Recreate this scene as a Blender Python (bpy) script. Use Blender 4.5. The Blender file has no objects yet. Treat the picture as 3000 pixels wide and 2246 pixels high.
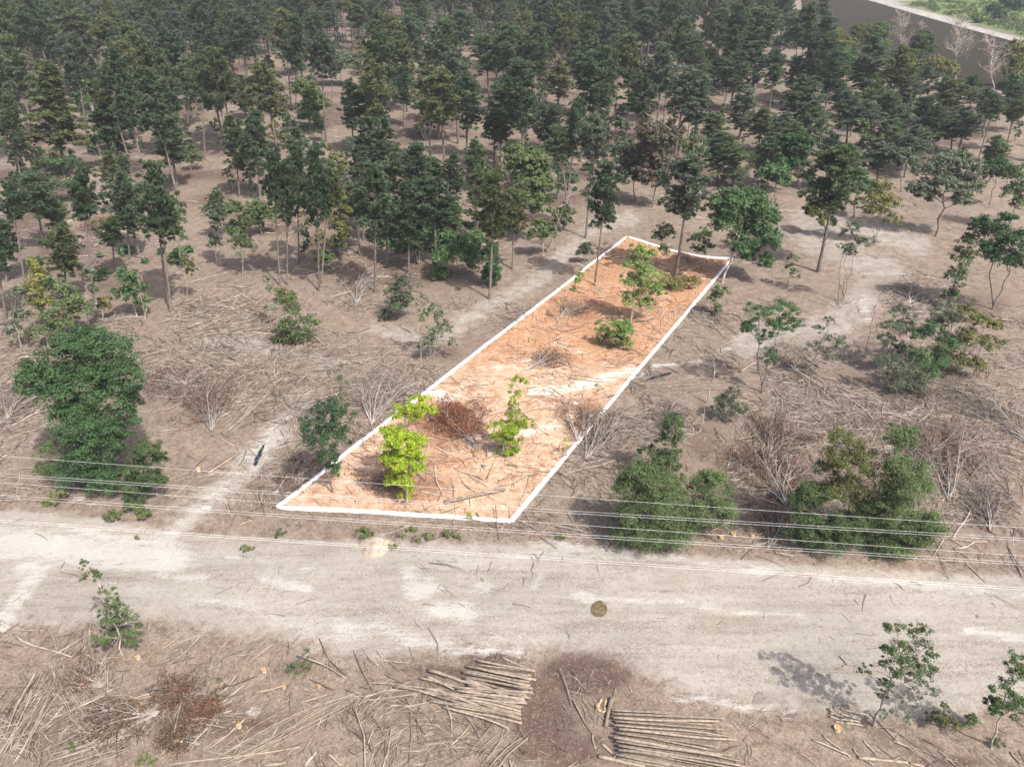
import bpy, math, random
import numpy as np
from mathutils import Vector
random.seed(11)
RNG = np.random.default_rng(11)
SC = bpy.context.scene
COL = SC.collection
rad = math.radians

# ------------------------------------------------------------------ camera, sky, sun, exposure
CAM_H, PITCH, LENS = 40.0, 32.5, 26.0
cd = bpy.data.cameras.new('camera'); cam = bpy.data.objects.new('camera', cd); COL.objects.link(cam)
cam.location = (0, 0, CAM_H); cam.rotation_euler = (rad(90 - PITCH), 0, 0)
cd.lens = LENS; cd.sensor_width = 36; cd.clip_end = 6000; cd.clip_start = 0.5
SC.camera = cam
SUN_EL, SUN_AZ = 54.0, 139.0
w = bpy.data.worlds.new('World'); SC.world = w; w.use_nodes = True
nt = w.node_tree; bg = nt.nodes['Background']
sky = nt.nodes.new('ShaderNodeTexSky'); sky.sky_type = 'NISHITA'; sky.sun_disc = False
sky.air_density = .8; sky.dust_density = 5.0; sky.ozone_density = .6
sky.sun_elevation = rad(SUN_EL); sky.sun_rotation = rad(SUN_AZ)
nt.links.new(sky.outputs[0], bg.inputs[0]); bg.inputs[1].default_value = 0.12
sd = bpy.data.lights.new('sun', 'SUN'); sun = bpy.data.objects.new('sun', sd); COL.objects.link(sun)
sd.energy = 3.1; sd.angle = rad(0.6); sd.color = (1.0, 0.955, 0.885)
_a, _e = rad(SUN_AZ), rad(SUN_EL)
sdir = Vector((-math.sin(_a) * math.cos(_e), -math.cos(_a) * math.cos(_e), -math.sin(_e)))
sun.rotation_euler = sdir.to_track_quat('-Z', 'Y').to_euler(); sun.location = (60, -60, 120)
vs = SC.view_settings
vs.view_transform = 'Standard'; vs.look = 'None'; vs.gamma = 1; vs.use_curve_mapping = False; vs.exposure = 1.2

# ------------------------------------------------------------------ survey helpers (photo measurements -> metres on the ground)
F = LENS / 36 * 3000
ST, CT = math.sin(rad(PITCH)), math.cos(rad(PITCH))
def ray(px, py):
    u, v = (px - 1500) / F, (py - 1123) / F
    return u, CT - v * ST, -ST - v * CT
def G(px, py, z=0.0):
    x, y, d = ray(px, py); t = (z - CAM_H) / d
    return x * t, y * t
def proj(X, Y, Z):
    dz = Z - CAM_H
    zc = Y * CT - dz * ST; yc = Y * ST + dz * CT
    return 1500 + F * X / zc, 1123 - F * yc / zc
def depth(Y, Z=0): return Y * CT - (Z - CAM_H) * ST
def top_at(px, py, Yb):
    x, y, d = ray(px, py); t = Yb / y
    return x * t, CAM_H + d * t

def vnoise(x, y, s, seed=0):
    x = np.asarray(x, float) / s; y = np.asarray(y, float) / s
    xi, yi = np.floor(x).astype(np.int64), np.floor(y).astype(np.int64); fx, fy = x - xi, y - yi
    fx, fy = fx * fx * (3 - 2 * fx), fy * fy * (3 - 2 * fy)
    def h(a, b):
        n = (a * 374761393 + b * 668265263 + seed * 1274126177) & 0x7fffffff
        n = ((n ^ (n >> 13)) * 1274126177) & 0x7fffffff
        return ((n ^ (n >> 16)) & 0xffff) / 65535.0
    return (h(xi, yi) * (1 - fx) + h(xi + 1, yi) * fx) * (1 - fy) + (h(xi, yi + 1) * (1 - fx) + h(xi + 1, yi + 1) * fx) * fy

NEARBANK = [(2330, -80), (2345, 40), (2400, 120), (2520, 165), (2700, 205), (2900, 250), (3400, 360)]
FARBANK = [(2400, -80), (2475, -25), (2560, 0), (2700, 40), (2850, 82), (3000, 122), (3400, 235)]
def polyY(pts, px): return np.interp(px, [p[0] for p in pts], [p[1] for p in pts])
def river_mask(px, py):
    ny, fy = polyY(NEARBANK, px), polyY(FARBANK, px)
    m = np.minimum((ny - py) / 14.0, (py - fy) / 7.0)
    return np.where(px > 2330, np.clip(m + 0.5, 0, 1), 0)
def zt(x, y):
    x = np.asarray(x, float); y = np.asarray(y, float)
    z = 0.22 * (vnoise(x, y, 9, 3) - .5) + 0.10 * (vnoise(x, y, 2.6, 5) - .5)
    px, py = proj(x, np.maximum(y, 12), 0)
    return z - 2.0 * river_mask(px, py)
def zt1(x, y): return float(zt(np.array([x]), np.array([y]))[0])

LOT = [(1837, 694), (2146, 756), (1497, 1527), (812, 1484)]
LOT_TOP = [(1837, 694), (1900, 714), (1975, 736), (2050, 750), (2100, 755), (2146, 756)]
LOTW = [G(*p) for p in LOT]
def in_poly(x, y, poly):
    x = np.asarray(x); y = np.asarray(y); r = np.zeros(x.shape, bool); n = len(poly)
    for i in range(n):
        (x1, y1), (x2, y2) = poly[i], poly[(i + 1) % n]
        c = ((y1 > y) != (y2 > y)) & (x < (x2 - x1) * (y - y1) / (y2 - y1 + 1e-12) + x1)
        r ^= c
    return r
def stroke(px, py, pts, wd):
    d = np.full(np.shape(px), 1e9)
    if len(pts) == 1: d = np.hypot(px - pts[0][0], py - pts[0][1])
    for a, b in zip(pts[:-1], pts[1:]):
        dx, dy = b[0] - a[0], b[1] - a[1]
        t = np.clip(((px - a[0]) * dx + (py - a[1]) * dy) / (dx * dx + dy * dy), 0, 1)
        d = np.minimum(d, np.hypot(px - a[0] - t * dx, (py - a[1] - t * dy) * 1.25))
    return np.clip(1.25 - .8 * d / wd, 0, 1)
def blob(px, py, cx, cy, rx, ry):
    return np.clip(1.3 - np.hypot((px - cx) / rx, (py - cy) / ry), 0, 1)

# ------------------------------------------------------------------ mesh + material helpers
class MB:
    def __init__(s): s.v, s.t, s.q, s.n = [], [], [], 0
    def add(s, V, T=None, Q=None):
        V = np.asarray(V, float).reshape(-1, 3)
        if T is not None and len(T): s.t.append(np.asarray(T, np.int64) + s.n)
        if Q is not None and len(Q): s.q.append(np.asarray(Q, np.int64) + s.n)
        s.v.append(V); s.n += len(V)
    def tube(s, P, R, sides=6, cap=False):
        P = np.asarray(P, float); R = np.asarray(R, float); n = len(P)
        d = np.gradient(P, axis=0); d /= np.linalg.norm(d, axis=1)[:, None] + 1e-9
        ref = np.where(np.abs(d[:, 2:3]) > .9, np.array([[1., 0, 0]]), np.array([[0, 0, 1.]]))
        a = np.cross(d, ref); a /= np.linalg.norm(a, axis=1)[:, None] + 1e-9
        b = np.cross(d, a)
        th = np.arange(sides) * 2 * math.pi / sides
        ring = P[:, None] + R[:, None, None] * (a[:, None] * np.cos(th)[None, :, None] + b[:, None] * np.sin(th)[None, :, None])
        i = np.arange(n - 1)[:, None] * sides; j = np.arange(sides)[None]
        k = (j + 1) % sides
        Q = np.stack([i + j, i + k, i + sides + k, i + sides + j], -1).reshape(-1, 4)
        V = ring.reshape(-1, 3); T = None
        if cap:
            V = np.vstack([V, P[:1], P[-1:]]); c0, c1 = n * sides, n * sides + 1
            jj = np.arange(sides); kk = (jj + 1) % sides
            T = np.vstack([np.stack([kk, jj, np.full(sides, c0)], -1),
                           np.stack([(n - 1) * sides + jj, (n - 1) * sides + kk, np.full(sides, c1)], -1)])
        s.add(V, T, Q)
    def mesh(s, name, mat, smooth=False):
        V = np.vstack(s.v) if s.v else np.zeros((0, 3))
        T = np.vstack(s.t) if s.t else np.zeros((0, 3), int); Q = np.vstack(s.q) if s.q else np.zeros((0, 4), int)
        me = bpy.data.meshes.new(name)
        me.vertices.add(len(V)); me.vertices.foreach_set('co', V.astype(np.float32).ravel())
        loops = np.concatenate([T.ravel(), Q.ravel()]).astype(np.int32)
        tot = np.concatenate([np.full(len(T), 3), np.full(len(Q), 4)]).astype(np.int32)
        st = np.concatenate([[0], np.cumsum(tot)[:-1]]).astype(np.int32) if len(tot) else tot
        me.loops.add(len(loops)); me.loops.foreach_set('vertex_index', loops)
        me.polygons.add(len(tot)); me.polygons.foreach_set('loop_start', st); me.polygons.foreach_set('loop_total', tot)
        if smooth: me.polygons.foreach_set('use_smooth', np.ones(len(tot), bool))
        me.update(calc_edges=True)
        for m in (mat if isinstance(mat, (list, tuple)) else [mat]): me.materials.append(m)
        return me
def link(name, me, parent=None, loc=None):
    o = bpy.data.objects.new(name, me); COL.objects.link(o)
    if parent: o.parent = parent
    if loc: o.location = loc
    return o
def tag(o, label=None, cat=None, group=None, kind=None):
    if label: o['label'] = label
    if cat: o['category'] = cat
    if group: o['group'] = group
    if kind: o['kind'] = kind
    return o
def empty(name, loc): 
    o = bpy.data.objects.new(name, None); COL.objects.link(o); o.location = loc; o.empty_display_size = .3
    return o

def newmat(name):
    m = bpy.data.materials.new(name); m.use_nodes = True
    N = m.node_tree.nodes; L = m.node_tree.links; b = N['Principled BSDF']; b.inputs['Specular IOR Level'].default_value = .15
    b.inputs['Roughness'].default_value = .85
    return m, N, L, b
def ramp(N, cols):
    r = N.new('ShaderNodeValToRGB'); e = r.color_ramp.elements
    while len(e) < len(cols): e.new(.5)
    for i, (p, c) in enumerate(cols): e[i].position = p; e[i].color = (*c, 1)
    return r
def leaf_mat(name, dark, mid, light, transl=.25, rnd=.25):
    m, N, L, b = newmat(name)
    g = N.new('ShaderNodeNewGeometry'); r = ramp(N, [(0, dark), (.55, mid), (1, light)])
    L.new(g.outputs['Random Per Island'], r.inputs[0])
    tc = N.new('ShaderNodeTexCoord'); nz = N.new('ShaderNodeTexNoise'); nz.inputs['Scale'].default_value = .9; nz.inputs['Detail'].default_value = 2
    L.new(tc.outputs['Object'], nz.inputs['Vector'])
    oi = N.new('ShaderNodeObjectInfo')
    hs = N.new('ShaderNodeHueSaturation'); L.new(r.outputs[0], hs.inputs['Color'])
    mr = N.new('ShaderNodeMapRange'); L.new(nz.outputs['Fac'], mr.inputs[0])
    mr.inputs[1].default_value = .3; mr.inputs[2].default_value = .7; mr.inputs[3].default_value = .75; mr.inputs[4].default_value = 1.25
    mo = N.new('ShaderNodeMapRange'); L.new(oi.outputs['Random'], mo.inputs[0]); mo.inputs[3].default_value = 1 - rnd; mo.inputs[4].default_value = 1 + rnd
    mu = N.new('ShaderNodeMath'); mu.operation = 'MULTIPLY'; L.new(mr.outputs[0], mu.inputs[0]); L.new(mo.outputs[0], mu.inputs[1])
    L.new(mu.outputs[0], hs.inputs['Value'])
    mh = N.new('ShaderNodeMapRange'); L.new(oi.outputs['Random'], mh.inputs[0]); mh.inputs[3].default_value = .515; mh.inputs[4].default_value = .485
    L.new(mh.outputs[0], hs.inputs['Hue'])
    L.new(hs.outputs[0], b.inputs['Base Color']); b.inputs['Roughness'].default_value = .7
    tr = N.new('ShaderNodeBsdfTranslucent'); L.new(hs.outputs[0], tr.inputs[0])
    mx = N.new('ShaderNodeMixShader'); mx.inputs[0].default_value = transl
    L.new(b.outputs[0], mx.inputs[1]); L.new(tr.outputs[0], mx.inputs[2]); L.new(mx.outputs[0], N['Material Output'].inputs[0])
    return m
def wood_mat(name, cols, scale=3.0):
    m, N, L, b = newmat(name)
    g = N.new('ShaderNodeNewGeometry'); r = ramp(N, cols); L.new(g.outputs['Random Per Island'], r.inputs[0])
    tc = N.new('ShaderNodeTexCoord'); nz = N.new('ShaderNodeTexNoise'); nz.inputs['Scale'].default_value = scale; nz.inputs['Detail'].default_value = 4
    L.new(tc.outputs['Object'], nz.inputs['Vector'])
    oi = N.new('ShaderNodeObjectInfo')
    mr = N.new('ShaderNodeMapRange'); L.new(nz.outputs['Fac'], mr.inputs[0]); mr.inputs[1].default_value = .3; mr.inputs[2].default_value = .7
    mr.inputs[3].default_value = .6; mr.inputs[4].default_value = 1.3
    mo = N.new('ShaderNodeMapRange'); L.new(oi.outputs['Random'], mo.inputs[0]); mo.inputs[3].default_value = .75; mo.inputs[4].default_value = 1.2
    mu = N.new('ShaderNodeMath'); mu.operation = 'MULTIPLY'; L.new(mr.outputs[0], mu.inputs[0]); L.new(mo.outputs[0], mu.inputs[1])
    hs = N.new('ShaderNodeHueSaturation'); L.new(r.outputs[0], hs.inputs['Color']); L.new(mu.outputs[0], hs.inputs['Value'])
    L.new(hs.outputs[0], b.inputs['Base Color']); b.inputs['Roughness'].default_value = .9
    bp = N.new('ShaderNodeBump'); bp.inputs['Strength'].default_value = .5; bp.inputs['Distance'].default_value = .03
    L.new(nz.outputs['Fac'], bp.inputs['Height']); L.new(bp.outputs[0], b.inputs['Normal'])
    return m
M = {}
M['pine_deep'] = leaf_mat('pine needles deep green', (.056, .086, .050), (.092, .136, .076), (.140, .190, .110), .45, .2)
M['pine_olive'] = leaf_mat('pine needles olive green', (.078, .096, .044), (.130, .155, .072), (.185, .208, .100), .45, .2)
M['pine_blue'] = leaf_mat('pine needles grey green', (.070, .092, .062), (.118, .148, .100), (.172, .204, .142), .45, .2)
M['pine_mid'] = leaf_mat('pine needles mid green', (.066, .096, .048), (.112, .154, .078), (.164, .208, .110), .45, .2)
M['leaf_dark'] = leaf_mat('broad leaves dark green', (0.029, 0.063, 0.027), (0.058, 0.112, 0.047), (0.099, 0.160, 0.070), .35)
M['leaf_mid'] = leaf_mat('broad leaves mid green', (0.050, 0.079, 0.032), (0.085, 0.126, 0.050), (0.131, 0.171, 0.077), .35)
M['leaf_grey'] = leaf_mat('broad leaves grey green', (.066, .086, .054), (.108, .132, .086), (.165, .188, .120), .35)
M['leaf_olive'] = leaf_mat('broad leaves olive', (.060, .070, .024), (.120, .130, .045), (.190, .185, .070), .3)
M['leaf_yellow'] = leaf_mat('broad leaves yellow green', (.090, .105, .028), (.170, .185, .050), (.270, .260, .075), .3)
M['leaf_lime'] = leaf_mat('broad leaves lime green', (.090, .165, .016), (.205, .320, .028), (.390, .440, .050), .4)  # lot highlight put into the leaf colour, brighter than the other leaves
M['leaf_fresh'] = leaf_mat('broad leaves fresh green', (0.059, 0.109, 0.029), (0.117, 0.197, 0.051), (0.204, 0.277, 0.080), .3)
M['leaf_rust'] = leaf_mat('broad leaves rusty green', (.050, .048, .034), (.085, .080, .055), (.130, .095, .070), .25)
M['leaf_brown'] = leaf_mat('dead leaves brown', (0.072, 0.043, 0.031), (0.128, 0.075, 0.051), (0.196, 0.119, 0.081), .2)
M['leaf_redbrown'] = leaf_mat('dead leaves red brown', (0.094, 0.037, 0.018), (0.167, 0.071, 0.037), (0.242, 0.118, 0.065), .2)
M['weed'] = leaf_mat('weeds green', (.060, .085, .030), (.110, .145, .050), (.180, .200, .080), .3)
M['bark_pine'] = wood_mat('bark grey brown', [(0, (.135, .112, .098)), (1, (.18, .15, .132))], 2.5)
M['bark_pale'] = wood_mat('bark pale grey', [(0, (.34, .30, .26)), (1, (.38, .33, .28))], 2.5)
M['dead_grey'] = wood_mat('dead wood grey', [(0, (0.194, 0.171, 0.153)), (1, (0.279, 0.248, 0.225))], 2.0)
M['dead_dark'] = wood_mat('dead wood dark', [(0, (.20, .15, .12)), (1, (.30, .23, .18))], 2.0)
M['stick'] = wood_mat('fallen sticks', [(0, (0.077, 0.055, 0.042)), (.3, (0.157, 0.124, 0.101)), (.7, (0.263, 0.222, 0.186)), (1, (0.343, 0.299, 0.255))], 2.0)
M['lotstick'] = wood_mat('fallen sticks warm', [(0, (0.140, 0.065, 0.041)), (.4, (0.259, 0.157, 0.108)), (.75, (0.432, 0.351, 0.286)), (1, (0.497, 0.432, 0.366))], 2.0)  # brighter copy of the stick colours, with the lot highlight put in
M['pole'] = wood_mat('pale branch wood', [(0, (0.263, 0.219, 0.178)), (1, (0.320, 0.274, 0.230))], 2.0)
M['log'] = wood_mat('log bark', [(0, (0.180, 0.144, 0.115)), (.5, (0.243, 0.203, 0.164)), (1, (0.297, 0.252, 0.205))], 4.0)
M['logend'] = wood_mat('cut log end', [(0, (0.324, 0.243, 0.151)), (1, (0.366, 0.281, 0.178))], 6.0)
M['stumptop'] = wood_mat('stump cut face', [(0, (0.320, 0.211, 0.102)), (1, (0.365, 0.248, 0.131))], 6.0)
M['branchdark'] = wood_mat('dark bark branch', [(0, (.24, .185, .15)), (1, (.34, .27, .22))], 3.0)

def ground_mat(name, lot=False):
    m, N, L, b = newmat(name)
    tc = N.new('ShaderNodeTexCoord')
    def noise(scale, detail=5, sc=(1, 1, 1), rough=.6):
        mp = N.new('ShaderNodeMapping'); mp.inputs['Scale'].default_value = sc; L.new(tc.outputs['Object'], mp.inputs[0])
        n = N.new('ShaderNodeTexNoise'); n.inputs['Scale'].default_value = scale; n.inputs['Detail'].default_value = detail; n.inputs['Roughness'].default_value = rough
        L.new(mp.outputs[0], n.inputs['Vector']); return n.outputs['Fac']
    def mixc(fac, a, c):
        x = N.new('ShaderNodeMix'); x.data_type = 'RGBA'
        if hasattr(fac, 'links'): L.new(fac, x.inputs[0])
        else: x.inputs[0].default_value = fac
        for s, v in ((6, a), (7, c)):
            if isinstance(v, tuple): x.inputs[s].default_value = (*v, 1)
            else: L.new(v, x.inputs[s])
        return x.outputs[2]
    def attr(n): 
        a = N.new('ShaderNodeAttribute'); a.attribute_name = n; return a.outputs['Fac']
    def math_(op, a, c):
        x = N.new('ShaderNodeMath'); x.operation = op
        for i, v in enumerate((a, c)):
            if isinstance(v, (int, float)): x.inputs[i].default_value = v
            else: L.new(v, x.inputs[i])
        return x.outputs[0]
    def smap(v, a, c):
        x = N.new('ShaderNodeMapRange'); x.interpolation_type = 'SMOOTHSTEP'; L.new(v, x.inputs[0]); x.inputs[1].default_value = a; x.inputs[2].default_value = c
        return x.outputs[0]
    big = noise(.12, 5); mid_ = noise(.9, 6, rough=.7); fine = noise(5.5, 8, rough=.75); grit = noise(22, 4)
    if lot:  # overlay highlight of the lot put into brighter, oranger soil colours
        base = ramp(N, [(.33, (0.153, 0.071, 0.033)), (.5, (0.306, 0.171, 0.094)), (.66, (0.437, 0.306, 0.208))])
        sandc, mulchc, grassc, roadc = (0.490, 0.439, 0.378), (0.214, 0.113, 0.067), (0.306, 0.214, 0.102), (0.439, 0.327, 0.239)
    else:
        base = ramp(N, [(.37, (0.079, 0.058, 0.044)), (.5, (0.157, 0.122, 0.098)), (.62, (0.230, 0.192, 0.158))])
        sandc, mulchc, grassc, roadc = (0.324, 0.311, 0.290), (0.083, 0.056, 0.045), (0.113, 0.106, 0.067), (0.245, 0.221, 0.193)
    v = math_('ADD', math_('MULTIPLY', mid_, .45), math_('MULTIPLY', fine, .55))
    L.new(v, base.inputs[0]); col = base.outputs[0]
    # roads and bare dirt
    streak = noise(.16, 6, (.55, 3.4, 1), .72)
    rd = attr('road'); rdn = math_('ADD', rd, math_('MULTIPLY', math_('SUBTRACT', mid_, .5), .9)); 
    rfine = ramp(N, [(.32, tuple(c * .74 for c in roadc)), (.55, roadc), (.75, tuple(min(.97, c * 1.14) for c in roadc))]); L.new(v, rfine.inputs[0])
    col = mixc(smap(rdn, .3, .75), col, rfine.outputs[0])
    sk = N.new('ShaderNodeMapRange'); L.new(streak, sk.inputs[0]); sk.inputs[1].default_value = .36; sk.inputs[2].default_value = .62
    col = mixc(math_('MULTIPLY', math_('MULTIPLY', sk.outputs[0], smap(rdn, .4, .9)), .38), col, sandc)
    gr = math_('ADD', attr('grass'), math_('MULTIPLY', math_('SUBTRACT', fine, .5), 1.4)); col = mixc(math_('MULTIPLY', smap(gr, .35, 1.0), .6), col, grassc)
    mu = math_('ADD', attr('mulch'), math_('ADD', math_('MULTIPLY', math_('SUBTRACT', fine, .5), 1.5), math_('MULTIPLY', math_('SUBTRACT', mid_, .5), 1.3)))
    mr = ramp(N, [(.35, tuple(c * .55 for c in mulchc)), (.55, mulchc), (.72, tuple(c * 1.9 for c in mulchc))]); L.new(fine, mr.inputs[0])
    col = mixc(smap(mu, .25, .7), col, mr.outputs[0])
    st = noise(.42, 6, (1, 3.6, 1), .7)
    sd_ = math_('ADD', attr('sand'), math_('MULTIPLY', math_('SUBTRACT', st, .5), 2.9)); sd_ = math_('ADD', sd_, math_('MULTIPLY', math_('SUBTRACT', fine, .5), 1.1))
    sr = ramp(N, [(.3, tuple(c * .88 for c in sandc)), (.6, sandc)]); L.new(fine, sr.inputs[0])
    col = mixc(math_('MULTIPLY', smap(sd_, .38, 1.05), smap(attr('sand'), .03, .3)), col, sr.outputs[0])
    spk = noise(2.3, 8, (1, 1.3, 1), .78); fade = math_('SUBTRACT', 1.0, math_('MULTIPLY', smap(sd_, .5, 1.1), .8))
    col = mixc(math_('MULTIPLY', math_('MULTIPLY', smap(math_('SUBTRACT', 1.0, spk), .50, .66), .5), fade), col, mulchc if lot else (.125, .095, .072))
    rs = noise(8.5, 6, (1, 1.4, 1), .72); band_ = noise(.22, 5, (.35, 3.0, 1), .7); rsm = math_('ADD', rs, math_('MULTIPLY', math_('SUBTRACT', band_, .5), .75))
    col = mixc(math_('MULTIPLY', math_('MULTIPLY', smap(rsm, .53, .63), .62), math_('MULTIPLY', smap(rdn, .3, .7), math_('SUBTRACT', 1.0, math_('MULTIPLY', smap(attr('sand'), .3, .9), .8)))), col, (.115, .085, .062))
    fib = fmin = None
    for q, (rot, sx, sc_) in enumerate(((.3, .20, 11.0), (1.5, .22, 9.0), (2.5, .20, 13.0), (.9, .18, 15.0))):
        mp = N.new('ShaderNodeMapping'); mp.vector_type = 'TEXTURE'; mp.inputs['Rotation'].default_value = (0, 0, rot); mp.inputs['Scale'].default_value = (1 / sx, 1, 1)
        wv = N.new('ShaderNodeTexNoise'); wv.inputs['Scale'].default_value = .5; L.new(tc.outputs['Object'], wv.inputs['Vector'])
        vm = N.new('ShaderNodeVectorMath'); vm.operation = 'MULTIPLY_ADD'; vm.inputs[1].default_value = (.7, .7, 0); L.new(wv.outputs['Color'], vm.inputs[0]); L.new(tc.outputs['Object'], vm.inputs[2])
        L.new(vm.outputs[0], mp.inputs[0]); n = N.new('ShaderNodeTexNoise'); n.inputs['Scale'].default_value = sc_; n.inputs['Detail'].default_value = 3; n.inputs['Roughness'].default_value = .6; L.new(mp.outputs[0], n.inputs['Vector'])
        fib = n.outputs['Fac'] if fib is None else math_('MAXIMUM', fib, n.outputs['Fac']); fmin = n.outputs['Fac'] if fmin is None else math_('MINIMUM', fmin, n.outputs['Fac'])
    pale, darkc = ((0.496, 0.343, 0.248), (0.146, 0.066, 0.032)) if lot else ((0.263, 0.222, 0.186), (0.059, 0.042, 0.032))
    fm = math_('MULTIPLY', fade, math_('SUBTRACT', 1.0, math_('MULTIPLY', smap(rdn, .3, .8), .72)))
    col = mixc(math_('MULTIPLY', math_('MULTIPLY', smap(fib, .625, .69), .62), fm), col, pale)
    col = mixc(math_('MULTIPLY', math_('MULTIPLY', smap(math_('SUBTRACT', 1.0, fmin), .625, .69), .66), fm), col, darkc)
    fg = attr('green'); gv = ramp(N, [(.35, (.05, .08, .025)), (.55, (.10, .135, .045)), (.7, (.17, .19, .075))]); L.new(mid_, gv.inputs[0]); col = mixc(fg, col, gv.outputs[0])
    hs = N.new('ShaderNodeHueSaturation'); L.new(col, hs.inputs['Color'])
    gm = N.new('ShaderNodeMapRange'); L.new(grit, gm.inputs[0]); gm.inputs[1].default_value = .3; gm.inputs[2].default_value = .7; gm.inputs[3].default_value = .78; gm.inputs[4].default_value = 1.2
    bm_ = N.new('ShaderNodeMapRange'); L.new(big, bm_.inputs[0]); bm_.inputs[1].default_value = .3; bm_.inputs[2].default_value = .7; bm_.inputs[3].default_value = .88; bm_.inputs[4].default_value = 1.1
    L.new(math_('MULTIPLY', gm.outputs[0], bm_.outputs[0]), hs.inputs['Value'])
    L.new(hs.outputs[0], b.inputs['Base Color']); b.inputs['Roughness'].default_value = .95
    bp = N.new('ShaderNodeBump'); bp.inputs['Strength'].default_value = .8; bp.inputs['Distance'].default_value = .10
    L.new(v, bp.inputs['Height']); L.new(bp.outputs[0], b.inputs['Normal'])
    return m
M['ground'] = ground_mat('soil'); M['lot'] = ground_mat('soil in orange highlight tint', True)

# ------------------------------------------------------------------ the ground: one sheet, soil kinds as attributes
SAND = [([(-60, 1585), (150, 1602), (300, 1622), (500, 1628)], 62, 1.15), ([(180, 1540), (300, 1570), (420, 1592)], 18, 1.), ([(60, 1670), (150, 1650), (130, 1680), (60, 1770), (10, 1840)], 34, .9),
        ([(200, 1720), (330, 1700)], 22, .5), ([(380, 1640), (470, 1672)], 22, .9), ([(510, 1685), (590, 1690)], 20, 1.), ([(655, 1625), (700, 1630)], 10, 1.), ([(770, 1700), (900, 1722)], 20, 1.),
        ([(880, 1660), (930, 1655)], 14, .9), ([(790, 1648)], 18, .7), ([(1195, 1680), (1220, 1740), (1260, 1720)], 42, .95), ([(1290, 1785), (1370, 1800)], 40, 1.05), ([(1390, 1720), (1420, 1715)], 26, .9),
        ([(1670, 1748), (1800, 1756), (2000, 1772), (2360, 1802)], 17, .74), ([(1690, 1742), (1740, 1760)], 26, 1.), ([(2840, 1845), (3050, 1875)], 20, 1.), ([(1560, 1590), (2000, 1640), (2400, 1690), (2800, 1720), (3050, 1740)], 24, .72),
        ([(1500, 1625), (1900, 1625), (2300, 1668)], 16, .7), ([(1000, 1830), (1250, 1880), (1500, 1905)], 55, .68), ([(560, 1760), (700, 1770), (900, 1850), (1250, 1900)], 34, .6), ([(1560, 1720), (1590, 1690)], 18, .8),
        ([(470, 1590), (560, 1510), (640, 1440), (720, 1380), (800, 1290), (840, 1230)], 30, .68), ([(700, 1340), (850, 1280)], 18, .6), ([(730, 2080)], 22, .9), ([(1100, 1590)], 45, .62),
        ([(1850, 1098), (1960, 1072), (2060, 1050)], 16, .75), ([(2000, 2050), (2300, 2080), (2600, 2080)], 30, .55), ([(2250, 1980), (2500, 2000)], 30, .55), ([(2530, 870), (2540, 940)], 22, .6), ([(2300, 900), (2180, 1000), (2060, 1060)], 20, .55),
        ([(2400, 1330), (2480, 1300)], 16, .5), ([(200, 1440), (260, 1470)], 22, .6), ([(30, 1300), (100, 1280)], 24, .5), ([(1490, 590), (1700, 640), (1900, 720)], 18, .3), ([(2560, 760), (2700, 760)], 30, .35)]
LOTSAND = [([(1225, 1150), (1330, 1165)], 24, 1.), ([(1560, 1150), (1680, 1140), (1850, 1085)], 22, 1.), ([(1450, 1080), (1560, 1060)], 20, .55), ([(1630, 1010), (1700, 1030)], 18, .6), ([(1530, 1270), (1620, 1250)], 30, .65), ([(1110, 1350), (1140, 1310)], 18, .5), ([(1650, 1240), (1690, 1180)], 20, .6)]
MULCH = [(620, 1170, 90, 70, .75), (2790, 1330, 100, 80, .8), (2290, 1430, 160, 110, .75), (1810, 1260, 110, 70, .5), (2700, 1170, 200, 60, .5), (840, 970, 90, 50, .6), (1300, 1030, 70, 40, .5), (60, 1180, 90, 80, .5), (150, 1320, 90, 80, .5), (700, 2120, 300, 80, .55), (100, 2130, 130, 110, .55), (2100, 1450, 90, 110, .5), (2520, 1560, 140, 60, .5), (1150, 1210, 90, 50, .45), (820, 1060, 140, 40, .3), (2500, 1110, 180, 60, .4), (1430, 1925, 95, 40, 1.), (1720, 1985, 160, 75, 1.), (1600, 2110, 120, 150, .85), (1330, 1965, 220, 30, .7), (1520, 2010, 140, 60, .8), (1650, 2200, 200, 80, .7), (2250, 1340, 160, 100, .75), (300, 2060, 150, 40, .7), (550, 2090, 200, 90, .8),
         (2060, 1290, 140, 90, .5), (2700, 1330, 160, 90, .6), (500, 1130, 190, 60, .45), (290, 670, 60, 40, .9), (1300, 1200, 160, 60, .5), (1020, 770, 280, 90, .45), (1180, 800, 200, 90, .55), (2540, 1420, 120, 60, .6), (850, 1960, 130, 40, .5), (2330, 1500, 120, 60, .6), (780, 760, 120, 60, .4),
         (90, 760, 120, 80, .4), (330, 840, 120, 60, .5), (2020, 700, 160, 50, .35), (2640, 850, 120, 50, .5), (2880, 900, 160, 60, .5), (2800, 2230, 120, 30, .7), (2330, 1120, 90, 40, .5)]
LOTMULCH = [(1300, 1250, 110, 90, .9), (1220, 1430, 130, 60, .75), (1640, 1050, 70, 25, .7), (1720, 1210, 70, 60, .7), (1720, 910, 110, 50, .7), (1800, 980, 130, 60, .5), (1980, 820, 110, 60, .6), (1280, 1350, 150, 50, .5), (1740, 800, 120, 60, .35), (1500, 1300, 80, 30, .4)]
GRASS = [(700, 1655, 190, 22, .6), (560, 1640, 100, 14, .6), (2130, 1815, 200, 34, .7), (1960, 1705, 220, 24, .6), (1450, 1760, 90, 14, .6), (2250, 1790, 80, 12, .7), (1200, 1560, 230, 34, .5), (2900, 1740, 140, 60, .45), (1020, 1690, 90, 20, .5), (1560, 1730, 120, 16, .5), (1920, 1600, 200, 14, .5)]
RU = [(-400, 1470), (200, 1500), (550, 1560), (1050, 1585), (1600, 1590), (2200, 1640), (3000, 1690), (3500, 1700)]
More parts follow.
